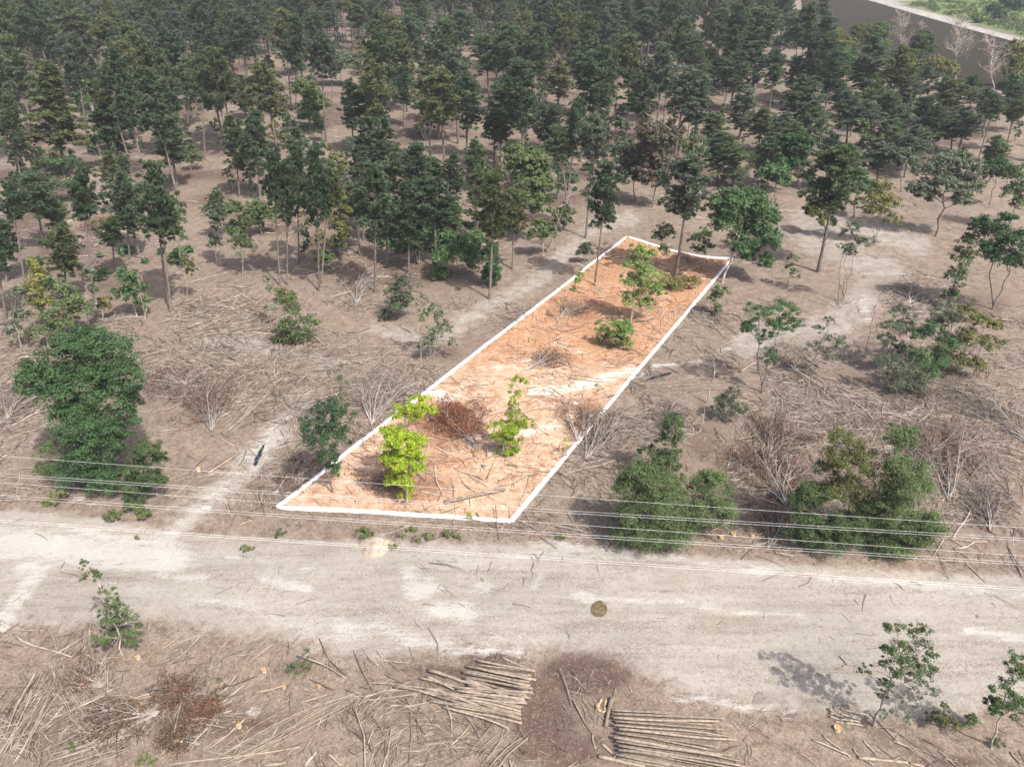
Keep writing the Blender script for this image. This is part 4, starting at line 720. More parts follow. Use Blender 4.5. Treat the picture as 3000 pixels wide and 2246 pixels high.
# left fringe of slim saplings
for (base, lob, mt, lb) in [((110, 985), [(95,770,22,20), (115,800,28,26), (100,840,32,26), (125,880,30,26), (95,900,26,30)], 'leaf_yellow', 'yellow green slim tree at the left forest edge'), ((190, 985), [(180,840,36,24), (215,870,36,26), (180,900,40,26), (230,905,40,22), (200,940,40,26)], 'leaf_mid', 'bright leafy tree right of the yellow slim tree'), ((60, 1020), [(50,860,22,26), (60,920,26,30), (40,970,22,26)], 'leaf_grey', 'pale thin tree beside white stems at the left edge'), ((140, 1015), [(140,930,30,22), (120,965,36,24), (155,970,26,20)], 'leaf_mid', 'dark low tree under the yellow slim tree'), ((260, 960), [(262,800,20,24), (270,850,18,22), (268,900,16,20)], 'leaf_grey', 'white stemmed thin tree right of the bright leafy tree'),
        ((400, 925), [(380,800,36,26), (400,840,36,24), (370,860,36,26), (420,880,28,20)], 'leaf_dark', 'dark leafy tree under the left pine cluster'), ((300, 940), [(310,880,26,16), (295,900,22,14)], 'leaf_olive', 'small pale tree left of the dark leafy tree'), ((540, 800), [(525,640,18,30), (530,690,16,28)], 'leaf_mid', 'ivy covered trunk right of the left pine cluster'), ((640, 780), [(625,620,26,30), (640,660,24,28), (630,710,24,24)], 'leaf_grey', 'pale sparse tree left of the yellow topped tree'), ((545, 880), [(545,770,22,20), (560,790,20,16)], 'leaf_olive', 'small olive tree beside the pair of tall trunks'), ((190, 520), [(165,470,40,20), (200,480,36,22)], 'leaf_dark', 'dark thicket at the foot of the feathery tree'), ((170, 590), [(150,540,40,16), (190,545,36,16)], 'leaf_grey', 'pale flat shrub in front of the feathery tree'), ((560, 500), [(570,470,26,20), (560,440,24,24)], 'leaf_mid', 'green understory tree right of the broad left pine')]:
    T('broadleaf_tree', lb, 'young tree', base, lob, mt, .06, 18, .25, 'bark_pale')

# understory saplings scattered under the pines: six shapes, many copies
SAP = []
for k in range(6):
    rng = np.random.default_rng(900 + k); cr, tr = MB(), MB(); H = 4.0
    for q in range(5):
        z = H * (.35 + .62 * q / 4); c = (rng.normal(0, .35), rng.normal(0, .35), z); r = rng.uniform(.55, 1.0)
        lobe_leaves(cr, c, (r, r, r * .8), rng, 24, .3); limb(tr, (0, 0, 0), c, .05, .015, rng)
    SAP.append((tr.mesh('trunk', M['bark_pale'], True), cr))
sapmesh = {}
def sapling(x, y, s, k, mt):
    if k not in sapmesh: sapmesh[k] = SAP[k][1].mesh('crown', M['leaf_mid'])
    o = tag(empty('understory_sapling', (x, y, zt1(x, y) - .03)), cat='young tree', group='saplings under the pines')
    o.scale = (s * random.uniform(.8, 1.2),) * 2 + (s,); o.rotation_euler = (0, random.uniform(-.08, .08), random.uniform(0, 6.28))
    link('trunk', SAP[k][0], o); own_mat(link('crown', sapmesh[k], o), mt)
    px, py = proj(x, y, 0); TREES.append(dict(o=o, x=x, y=y, h=4 * s, w=2 * s, mat=mt, lean=0, kind='sap', bx=float(px), by=float(py)))
tries = n = 0
while n < 285 and tries < 9000:
    tries += 1; px, py = random.uniform(-60, 3050), random.uniform(70, 900) ** 1.0
    lim = np.interp(px, [0, 500, 620, 1150, 1350, 1800, 2300, 2400, 3000], [960, 860, 720, 830, 800, 620, 640, 560, 540])
    if py > lim: continue
    x, y = G(px, py)
    if river_mask(np.array([px]), np.array([py]))[0] > 0 or (px > 2330 and py < polyY(NEARBANK, px) + 15): continue
    if blob(px, py, 1010, 330, 60, 110) > 0 or blob(px, py, 1370, 200, 60, 50) > 0 or blob(px, py, 1900, 660, 160, 40) > 0 or blob(px, py, 2750, 660, 300, 60) > 0 or vnoise(x, y, 16, 8) < .42: continue
    if any((x - t['x']) ** 2 + (y - t['y']) ** 2 < 3 for t in TREES): continue
    sapling(x, y, random.uniform(.5, 1.7), random.randrange(6), random.choice(['leaf_mid', 'leaf_mid', 'leaf_grey', 'leaf_dark', 'leaf_olive', 'leaf_dark'])); n += 1

# dark undergrowth below the back forest and shrubs on the far river bank
def shrub_mass(name, pts, mat, label, size, dens, hr):
    mb = MB(); rng = np.random.default_rng(77)
    for (x, y, r) in pts: lobe_leaves(mb, (x, y, zt1(x, y) + r * hr * .6), (r, r, r * hr), rng, dens, size)
    return tag(link(name, mb.mesh(name, M[mat])), label, name.replace('_', ' '), kind='stuff')
pts = []
for (py, px, x, y) in cands:
    if random.random() < .45: pts.append((x + random.uniform(-4, 4), y + random.uniform(-4, 4), random.uniform(1.5, 3.2)))
for k in range(760):
    px, py = (random.uniform(-60, 2400), random.uniform(150, 860)) if k < 560 else (random.uniform(850, 1480), random.uniform(640, 830)); x, y = G(px, py)
    if py > np.interp(px, [0, 500, 620, 1150, 1350, 1800, 2300], [900, 830, 690, 820, 780, 560, 560]) or vnoise(x, y, 13, 91) < .5: continue
    pts.append((x, y, random.uniform(.4, 1.3)))
shrub_mass('undergrowth', pts, 'leaf_dark', 'dark undergrowth between the trunks of the back forest', .8, 1.9, 1.0)
pts = []
for k in range(900):
    px = random.uniform(2450, 3200); py = polyY(FARBANK, px) - random.uniform(16, 170)
    if py < -80 or blob(px, py, 2640, -12, 95, 22) > .2: continue
    x, y = G(px, py); pts.append((x, y, random.uniform(.8, 2.6)))
shrub_mass('bank_shrubbery', pts, 'leaf_fresh' if False else 'weed', 'low green shrubs covering the far river bank', .7, 3.2, .6)
for (bx, by, lob, lb) in [(2920, 62, [(2915,25,18,14), (2925,45,20,14)], 'dark bushy tree on the far river bank'), (2815, 8, [(2800,-15,26,14), (2830,-10,24,14)], 'dark tree at the top edge beyond the river'), (2960, 30, [(2950,0,24,16), (2980,5,26,18), (2965,20,24,14)], 'wide dark tree beyond the river near the right edge'), (2865, 68, [(2860,55,14,8), (2872,60,12,7)], 'small round bush on the far river bank')]:
    T('broadleaf_tree', lb, 'tree', (bx, by), lob, 'leaf_dark', .14, 16, .6)

# ------------------------------------------------------------------ dead standing trees
def bare_tree(label, bx, by, tx, ty, wpx, seed, mat='dead_grey', name='bare_tree', twigs=5, cat='dead tree'):
    rng = np.random.default_rng(seed); x, y = G(bx, by); tx_, h = top_at(tx, ty, y); wm = wpx * depth(y) / F
    root = tag(empty(name, (x, y, zt1(x, y) - .05)), label, cat); tr, br = MB(), MB()
    far = by < 345; r0 = max(.07, h * (.014 if far else .011)); twigs = 20 if far else twigs; mat = 'bark_pale' if far else mat; top = np.array([tx_ - x, 0, h])
    P = limb(tr, (0, 0, 0), top, r0, r0 * .12, rng, .06, 8, 6)
    def grow(p, d, L, r, k):
        n = 4; pts = [p]
        for i in range(n): d = d + rng.normal(0, .16, 3) + np.array([0, 0, .06]); d /= np.linalg.norm(d); pts.append(pts[-1] + d * L / n)
        br.tube(pts, np.linspace(r, max(.022 if far else .006, r * .3), n + 1), 4 if k > 1 else 3)
        if k > 0:
            for q in range(3 if k > 1 else 4):
                t = rng.uniform(.3, 1); q0 = np.array(pts[int(t * n)]); dd = d + unit(rng, 1)[0] * .75; dd[2] = abs(dd[2]) * .8 + .15; grow(q0, dd / np.linalg.norm(dd), L * rng.uniform(.4, .65), r * .5, k - 1)
    for k in range(twigs * 2):
        t = rng.uniform(.35, .97); p = top * t; p = np.array([np.interp(t, np.linspace(0, 1, 8), P[:, i]) for i in range(3)])
        a = rng.uniform(0, 6.28); e = rng.uniform(.3, .9); d = np.array([math.cos(a) * math.cos(e), math.sin(a) * math.cos(e), math.sin(e)])
        grow(p, d, wm * .5 * (1.15 - t * .75) * rng.uniform(.7, 1.1), r0 * .4, 2)
    link('trunk', tr.mesh('trunk', M[mat], True), root); link('branches', br.mesh('branches', M[mat]), root)
    return root
for a in [('fan shaped bare grey tree by the river, leftmost of the tall ones', 2640, 225, 2640, 40, 100, 1), ('widest bare grey tree in front of the river', 2800, 235, 2800, 62, 130, 2), ('bare grey tree with reddish trunk nearest the right river bend', 2893, 308, 2890, 105, 120, 3), ('bare twiggy tree behind the leafy river bank tree', 2705, 190, 2708, 45, 60, 4), ('bare grey tree standing alone among back pines', 1630, 195, 1645, 80, 60, 5), ('second bare twiggy tree at the back right of the lone one', 1695, 190, 1702, 75, 45, 6),
          ('thin dead trunk with a forked pale top', 2058, 148, 2071, 45, 22, 7), ('tall thin dead trunk right of the forked one', 2088, 150, 2115, 2, 40, 8), ('grey bare shrub like tree near the river bend', 2340, 170, 2330, 80, 50, 9), ('small bare grey tree on the pale ground at back', 1975, 110, 1978, 60, 36, 10), ('bare reddish twiggy tree at the right edge', 2985, 330, 2990, 215, 60, 11), ('pale bare crown inside a sparse pine at left', 462, 345, 460, 270, 40, 12)]:
    bare_tree(*a)
for a in [('leaning dead snag on the slope right of the lot', 2539, 1024, 2582, 850, 24, 21, 'dead_dark'), ('white leaning dead stem in the olive sapling clump', 2800, 1090, 2850, 970, 16, 22), ('short white dead stem on the slope right of the lot', 2258, 1240, 2278, 1165, 14, 23), ('thin grey bare sapling right of the lot line', 2070, 1180, 2100, 990, 34, 24), ('thin grey bare sapling below the other bare one', 2050, 1260, 2070, 1160, 30, 25), ('white bare stem at the left edge above the oaks', 72, 1030, 45, 880, 26, 26), ('tall white forked stem beside the dark leafy tree at left', 425, 935, 400, 800, 20, 27), ('white stem right of the tall forked stem at left', 432, 925, 415, 790, 14, 28), ('stripped tan stem at the back right of the lot', 1935, 975, 1948, 860, 8, 29), ('stripped tan stem at the upper left of the lot', 1755, 855, 1772, 785, 8, 30)]:
    bare_tree(*a[:7], mat=a[7] if len(a) > 7 else 'bark_pale', name='dead_snag', twigs=2, cat='dead stem')

# ------------------------------------------------------------------ felled treetops: branch fans lying on the ground
def fan(label, base, tip, wpx, seed, leafmat='leaf_brown', nleaf=900, wood='dead_grey', main=9, r0=.055, lift=.16, name='felled_treetop'):
    rng = np.random.default_rng(seed); b = np.array(G(*base)); t = np.array(G(*tip)); Ln = np.linalg.norm(t - b); ax = (t - b) / Ln
    spread = math.atan2(wpx * depth(t[1]) / F * .5, Ln); root = tag(empty(name, (b[0], b[1], zt1(*b))), label, 'brush'); wd = MB(); tips = []
    ang0 = math.atan2(ax[1], ax[0])
    def grow(p, a, e, L, r, k):
        n = 5; pts = [np.array(p)]
        for i in range(n):
            a += rng.normal(0, .13); e = e * .85 + rng.normal(0, .08); q = pts[-1] + np.array([math.cos(a) * math.cos(e), math.sin(a) * math.cos(e), math.sin(e)]) * L / n
            q[2] = max(q[2], .04); pts.append(q)
        wd.tube(pts, np.linspace(r, max(.008, r * .3), n + 1), 5 if k > 1 else 3)
        tips.extend(pts[2:])
        if k > 0:
            for q in range(4):
                i = rng.integers(1, n); grow(pts[i], a + rng.choice([-1, 1]) * rng.uniform(.2, .6), abs(e) * .7 + rng.uniform(-.05, .2), L * rng.uniform(.35, .6), r * .55, k - 1)
    for k in range(main):
        grow((rng.normal(0, .06), rng.normal(0, .06), .1), ang0 + spread * (2 * (k + .5) / main - 1) * rng.uniform(.8, 1.1), rng.uniform(.0, lift), Ln * rng.uniform(.75, 1.05), r0, 2)
    link('branches', wd.mesh('branches', M[wood], True), root)
    if nleaf:
        nleaf = int(nleaf * 1.7)
        tips = np.array(tips); P = tips[rng.integers(0, len(tips), nleaf)] + rng.normal(0, .22, (nleaf, 3)); P[:, 2] = np.abs(P[:, 2] * .8) + .02
        lb = MB(); V, Q = leaves(P, np.tile([0, 0, .6], (nleaf, 1)), .14, rng); lb.add(V, None, Q); link('dead_leaves', lb.mesh('dead_leaves', M[leafmat]), root)
    return root
for a in [('large fan of pale branches with brown leaves right of the left oaks', (622, 1268), (625, 1120), 165, 1, 'leaf_brown', 2600), ('grey branch fan against the left lot line', (1090, 1245), (1110, 1120), 160, 2, 'leaf_brown', 500), ('mound of red brown leaves on branches inside the lot', (1398, 1318), (1290, 1205), 135, 3, 'leaf_redbrown', 7000), ('small brown brush heap in the middle of the lot', (1545, 1088), (1630, 1040), 50, 4, 'leaf_redbrown', 900), ('brush with red leaves inside the right lot line', (1693, 1292), (1722, 1205), 110, 5, 'leaf_redbrown', 1100),
          ('wide grey branch fan outside the right lot line', (1716, 1345), (1805, 1232), 175, 6, 'leaf_brown', 500), ('grey brush heap behind the roadside spire of foliage', (1975, 1300), (1930, 1200), 120, 7, 'leaf_brown', 300), ('upright looking branch fan with brown leaves at the far right', (2779, 1466), (2785, 1280), 170, 8, 'leaf_brown', 2200), ('long pale branch fan sweeping in from the right edge', (3030, 1315), (2780, 1150), 150, 9, 'leaf_brown', 900), ('brown brush heap on the slope right of the lot', (2250, 1345), (2310, 1250), 110, 10, 'leaf_brown', 2200),
          ('tangled brown brush behind the right roadside bush', (2300, 1480), (2200, 1330), 150, 11, 'leaf_brown', 2600), ('small splayed grey brush on the bare slope', (2665, 892), (2675, 845), 100, 12, 'leaf_brown', 200), ('pale splayed brush heap at the front of the pines', (1045, 890), (1045, 825), 110, 13, 'leaf_brown', 200), ('thin branched brush fan at the lower left', (462, 2086), (290, 2120), 110, 14, 'leaf_brown', 1500), ('dark brown leafy brush ball at the lower left', (640, 2110), (590, 2075), 60, 15, 'leaf_brown', 2400),
          ('brown brush strip behind the dark leafy ball', (600, 2030), (480, 2045), 50, 16, 'leaf_brown', 1600), ('brown brush below the dark leafy ball', (580, 2180), (500, 2150), 60, 17, 'leaf_brown', 1200), ('brush heap under the sparse open crowned tree', (2330, 1090), (2280, 1050), 120, 18, 'leaf_brown', 400), ('brown root heap in the forest at left', (310, 690), (275, 655), 60, 19, 'leaf_redbrown', 1400), ('grey brush under trees inside the back of the lot', (1640, 930), (1700, 895), 90, 20, 'leaf_redbrown', 700), ('sticks and brown leaves below the lime tree', (1215, 1440), (1120, 1400), 60, 21, 'leaf_redbrown', 900),
          ('brown brush around the clearing sapling clump', (880, 1010), (840, 960), 110, 22, 'leaf_brown', 500), ('grey twig heap left of the front lot corner', (845, 1440), (900, 1350), 90, 23, 'leaf_brown', 700), ('dark twig heap just outside the front left lot corner', (800, 1450), (850, 1410), 60, 24, 'leaf_brown', 600), ('brush heap at the right edge below the long fan', (2900, 1560), (2860, 1420), 120, 25, 'leaf_brown', 300), ('grey brush between the roadside bushes', (2250, 1600), (2310, 1510), 110, 26, 'leaf_brown', 1400), ('grey brown brush above the lower left pole heap', (300, 2010), (200, 1990), 90, 27, 'leaf_brown', 600), ('brush at the left edge behind the loose shrub', (20, 1230), (60, 1150), 120, 28, 'leaf_brown', 500), ('brown leaf heap behind the left branch fan', (545, 1130), (470, 1100), 70, 29, 'leaf_brown', 1300), ('brush in the shade of the right slope saplings', (2740, 1190), (2680, 1140), 110, 30, 'leaf_brown', 600)]:
    fan(*a)

# ------------------------------------------------------------------ poles, logs, stumps
def rod(name, a, b, r, mat, rng, label=None, cat='branch', group=None, za=None, zb=None, crook=.03, sides=6, ends=None, r1=None):
    A = np.array([*G(*a), 0.]) if len(a) == 2 else np.array(a, float); B = np.array([*G(*b), 0.]) if len(b) == 2 else np.array(b, float)
    A[2] += (zt1(A[0], A[1]) if len(a) == 2 else 0) + (r * .8 if za is None else za); B[2] += (zt1(B[0], B[1]) if len(b) == 2 else 0) + (r * .8 if zb is None else zb)
    c = A.copy(); n = 6; t = np.linspace(0, 1, n)[:, None]; L = np.linalg.norm(B - A)
    o1, o2 = rng.normal(0, crook * L, 2); nn = np.array([-(B - A)[1], (B - A)[0], 0]) / (L + 1e-9)
    P = (A - c) + (B - A) * t + nn * (o1 * np.sin(t * 3.14) + o2 * .5 * np.sin(t * 6.28)); mb = MB()
    mb.tube(P, np.linspace(r, r * .62 if r1 is None else r1, n) * rng.uniform(.92, 1.08, n), sides, True)
    me = mb.mesh(name, [M[mat], M[ends]] if ends else M[mat], True)
    if ends:
        idx = np.zeros(len(me.polygons), np.int32); idx[:2 * sides] = 1; me.polygons.foreach_set('material_index', idx)
        sm = np.ones(len(me.polygons), bool); sm[:2 * sides] = False; me.polygons.foreach_set('use_smooth', sm)
    return tag(link(name, me, None, tuple(c)), label, cat, group)
ORD = ['first', 'second', 'third', 'fourth', 'fifth', 'sixth', 'seventh', 'eighth', 'ninth', 'tenth', 'eleventh', 'twelfth', 'thirteenth', 'fourteenth', 'fifteenth', 'sixteenth', 'seventeenth', 'eighteenth', 'nineteenth', 'twentieth', 'twenty-first', 'twenty-second', 'twenty-third', 'twenty-fourth', 'twenty-fifth', 'twenty-sixth', 'twenty-seventh', 'twenty-eighth', 'twenty-ninth', 'thirtieth']
rng = np.random.default_rng(5)
def lerp(a, b, t): return (a[0] + (b[0] - a[0]) * t, a[1] + (b[1] - a[1]) * t)
# left log pile
n = 29
for k in range(n):
    t = k / (n - 1); R_ = lerp((1567, 1975), (1520, 2122), t); L0 = lerp((1405, 1948), (1300, 2075), t)
    R_ = (R_[0] + rng.normal(0, 7), R_[1] + rng.normal(0, 3)); L0 = (L0[0] + rng.normal(0, 26), L0[1] + rng.normal(0, 7) - (10 if k in (9, 10, 16) else 0))
    z = .12 + (.16 if k % 2 else 0) + .12 * math.sin(t * 3.1)
    rod('log', L0, R_, rng.uniform(.045, .085), 'log', rng, f'{ORD[k]} log from the far edge of the left log pile', 'log', 'logs in the left log pile', z, z + .04, .01, 8, 'logend', rng.uniform(.06, .09))
for k, (a, b, r) in enumerate([((1258, 1972), (1420, 2020), .12), ((1250, 1990), (1330, 2030), .08), ((1365, 2000), (1535, 2068), .13), ((1155, 2020), (1390, 2050), .09), ((1160, 2016), (1350, 2068), .07), ((1245, 2025), (1420, 2085), .12), ((1258, 2062), (1420, 2090), .09), ((1300, 2080), (1490, 2145), .07), ((1080, 2010), (1300, 2030), .05), ((1230, 1995), (1400, 2040), .08), ((1290, 2040), (1440, 2050), .06)]):
    rod('log', a, b, r, 'log', rng, f'{ORD[k]} loose log from the far side left of the left log pile', 'log', 'loose logs of the left log pile', .3, .35, .015, 8, 'logend')
rod('log', (1470, 1928), (1563, 1966), .07, 'log', rng, 'single thin log lying behind the left log pile', 'log', None, None, None, .01, 8, 'logend')
# right log pile
n = 25
for k in range(n):
    t = k / (n - 1); L0 = lerp((1795, 2084), (1808, 2226), t); R_ = lerp((1930, 2094), (2175, 2222), min(1, .15 + t * 1.0)); 
    R_ = (R_[0] + rng.normal(0, 14) + (120 if 2 < k < 12 else 0) * (1 - t), L0[1] + (R_[1] - 2094) * .05 + 8 + 44 * min(1, t + .25) * (R_[0] - L0[0]) / 350 + rng.normal(0, 5))
    z = .12 + (.16 if k % 2 else 0) + .15 * math.sin(t * 3.1)
    rod('log', (L0[0] + rng.normal(0, 5), L0[1]), R_, rng.uniform(.045, .09), 'log', rng, f'{ORD[k]} log from the far edge of the right log pile', 'log', 'logs in the right log pile', z + .04, z, .008, 8, 'logend')
rod('log', (1792, 2050), (1773, 2134), .13, 'branchdark', rng, 'dark log set crosswise at the left end of the right log pile', 'log', None, .2, .2, .02, 8, 'logend')
rod('log', (1803, 2018), (1796, 2045), .07, 'log', rng, 'short upright-looking offcut beyond the crosswise dark log', 'log', None, None, None, .01, 8, 'logend')
rod('log', (1753, 2219), (1890, 2250), .13, 'log', rng, 'thick pale log at the bottom edge below the right log pile', 'log', None, None, None, .01, 8, 'logend')
rod('log', (1762, 2180), (1805, 2222), .09, 'branchdark', rng, 'short dark log leaning at the lower left of the right log pile', 'log', None, None, None, .01, 8, 'logend')
rod('log', (1737, 2152), (1745, 2195), .07, 'log', rng, 'curved offcut left of the right log pile', 'log', None, None, None, .08, 8, 'logend')
for k, (a, b) in enumerate([((1762, 2050), (1752, 2075)), ((1775, 2052), (1770, 2070)), ((1750, 2078), (1760, 2086)), ((1768, 2073), (1776, 2082)), ((1752, 2062), (1748, 2076)), ((1775, 2084), (1762, 2088))]):
    rod('log', a, b, .075, 'logend', rng, f'{ORD[k]} short offcut from the far side beside the dark crosswise log', 'log', 'short offcuts by the right log pile', None, None, .01, 7, 'logend', .07)
rod('log', (2515, 2217), (2660, 2232), .10, 'log', rng, 'long pale log at the bottom edge right of centre', 'log', None, None, None, .01, 8, 'logend')
rod('log', (2665, 2234), (2790, 2252), .08, 'branchdark', rng, 'dark broken log continuing right of the long pale log', 'log', None, None, None, .03, 8, 'logend')
for k in range(11):
    a = (2430 + rng.uniform(0, 60), 2070 + k * 4.6); b = (a[0] + rng.uniform(35, 60), a[1] + rng.uniform(4, 16))
    rod('log', a, b, .055, 'pole', rng, f'{ORD[k]} short pole from the far side in the heap by the leaning tree', 'log', 'short poles by the leaning grey tree', .08 + .05 * (k % 3), .08 + .05 * (k % 3), .02, 6)
rod('log', (2428, 2076), (2453, 2096), .09, 'log', rng, 'stubby log at the left end of the small pole heap', 'log', None, .15, .15, .01, 8, 'logend')
for k in range(5):
    rod('log', (2175 + k * 6, 2122 + k * 3), (2215 + rng.uniform(-5, 8), 2100 + k * 5), .04, 'pole', rng, f'{ORD[k]} split stick from the far side right of the right log pile', 'stick', 'pale split sticks right of the right log pile', None, None, .02, 5)
# logs in the lot
rod('fallen_log', (1303, 1477), (1482, 1440), .15, 'log', rng, 'thick crooked pale log at the front of the lot', 'log', None, .22, .35, .035, 9, 'stumptop', .12)
for k, (a, b, r) in enumerate([((1668, 1110), (1772, 1124), .10), ((1672, 1102), (1765, 1116), .08), ((1326, 1262), (1398, 1318), .09), ((1350, 1300), (1425, 1298), .05), ((1365, 1260), (1428, 1275), .05)]):
    rod('fallen_log', a, b, r, 'log', rng, ['front one of two parallel pale logs by the right lot line', 'rear one of two parallel pale logs by the right lot line', 'pale butt log sticking out of the red brown leaf mound', 'thin log right of the leaf mound butt log', 'thin log above the leaf mound butt log in the lot'][k], 'log', None, None, None, .02, 8, 'logend')
# stumps
def stump(px, py, r, h, label):
    x, y = G(px, py); mb = MB(); sg = np.linspace(0, 1, 4); mb.tube(np.stack([0 * sg, 0 * sg, sg * h], -1), np.array([1.0, .8, .75, .73]) * r, 12, True)
    o = tag(empty('tree_stump', (x, y, zt1(x, y) - .03)), label, 'stump'); me = mb.mesh('bark', [M['branchdark'], M['stumptop']], True)
    idx = np.zeros(len(me.polygons), np.int32); idx[:24] = 1; me.polygons.foreach_set('material_index', idx); sm = np.ones(len(me.polygons), bool); sm[:24] = False; me.polygons.foreach_set('use_smooth', sm)
    link('stump_body', me, o); ch = MB(); rg = np.random.default_rng(int(px)); V, Q = leaves(np.column_stack([rg.normal(0, r * 2.2, 60), rg.normal(0, r * 2.2, 60), np.full(60, .05)]), np.tile([0, 0, 1.], (60, 1)), .1, rg); ch.add(V, None, Q); tag(link('sawdust_chips', ch.mesh('chips', M['stumptop']), o), kind='stuff')
for a in [(1419, 1368, .26, .4, 'orange cut stump in the lot below the leaf mound'), (1750, 1133, .28, .3, 'orange cut stump near the right lot line'), (1407, 1512, .3, .35, 'cut stump at the front edge of the lot'), (2113, 1575, .24, .25, 'cut stump at the foot of the big roadside bush'), (2148, 1568, .24, .3, 'second cut stump right of the roadside bush'), (2267, 1585, .25, .25, 'cut stump on the bank between the roadside bushes'), (2452, 2132, .26, .25, 'bright orange stump below the small pole heap'), (773, 1962, .22, .25, 'pale stump beside the uprooted shrub'), (832, 2014, .2, .2, 'pale stump below the uprooted shrub'), (582, 1380, .26, .3, 'stump beside the track left of the puddle'), (700, 2125, .2, .2, 'pale stump near the dark leafy brush ball'), (405, 1925, .2, .2, 'pale stump at the foot of the leaning two stemmed sapling'), (2205, 1572, .2, .2, 'small stump between two other bank stumps'), (935, 2010, .2, .18, 'low stump above the long poles')]: stump(*a)
# heaps of parallel poles
NB = 0
def heap(lb, grp, a, b, spread, n, r=(.014, .034), jit=14, mat='pole', fanout=0.0):
    global NB
    for k in range(n):
        t = (k / max(1, n - 1) - .5); dx, dy = b[0] - a[0], b[1] - a[1]; L = math.hypot(dx, dy); nx, ny = -dy / L, dx / L
        if ny < 0: nx, ny = -nx, -ny
        s0, s1 = spread * t, spread * t * (1 + fanout)
        A = (a[0] + nx * s0 + rng.normal(0, jit), a[1] + ny * s0 + rng.normal(0, jit * .6)); B = (b[0] + nx * s1 + rng.normal(0, jit), b[1] + ny * s1 + rng.normal(0, jit * .6))
        z = .06 + .16 * abs(math.sin(k * 1.7)); rod('cut_pole', A, B, rng.uniform(*r), mat, rng, f'{ORD[k]} pole from the far side of the {lb}', 'pole', grp, z, z + rng.uniform(0, .15), .03, 5); NB += 1
heap('pole heap right of the left oaks', 'poles right of the left oaks', (425, 1068), (570, 1035), 50, 15)
heap('grey pole heap above the brown branch fan', 'poles above the brown branch fan', (570, 1045), (740, 1095), 50, 12)
heap('pole row left of the sandy track', 'poles left of the sandy track', (665, 1262), (790, 1135), 46, 13)
heap('small bundle beside the track', 'small bundle beside the track', (858, 1265), (892, 1222), 40, 10, (.014, .03), 5)
heap('curved pole row left of the lot', 'curved pole row left of the lot', (1045, 1115), (1155, 1035), 54, 15)
heap('pole strip ending at the lot saplings', 'pole strip by the lot saplings', (1120, 1030), (1240, 1015), 18, 8, (.014, .03), 8)
heap('left edge pole heap', 'left edge pole heap', (20, 2215), (160, 1985), 60, 17, (.014, .03), 12)
heap('steep pole heap at lower left', 'steep pole heap at lower left', (180, 2015), (265, 2140), 70, 15, (.014, .03), 10)
heap('bottom edge pole heap', 'bottom edge pole heap', (160, 2235), (380, 2165), 60, 16, (.014, .03), 12)
heap('long pole line left of the log piles', 'long poles left of the log piles', (640, 2235), (1010, 2045), 44, 9, (.014, .03), 16)
heap('stick row below the left log pile', 'sticks below the left log pile', (1400, 2235), (1490, 2130), 90, 10, (.014, .03), 14)
heap('grey pole strip right of the brush slope', 'grey pole strip on the right slope', (2290, 1145), (2440, 1190), 44, 12, (.014, .03), 12)
heap('pole tangle on the mid right slope', 'pole tangle on the mid right slope', (2280, 1030), (2370, 1000), 44, 10, (.014, .03), 12)
heap('twig strip outside the right lot line', 'twig strip outside the right lot line', (2000, 1140), (2110, 1130), 40, 12, (.014, .03), 12)
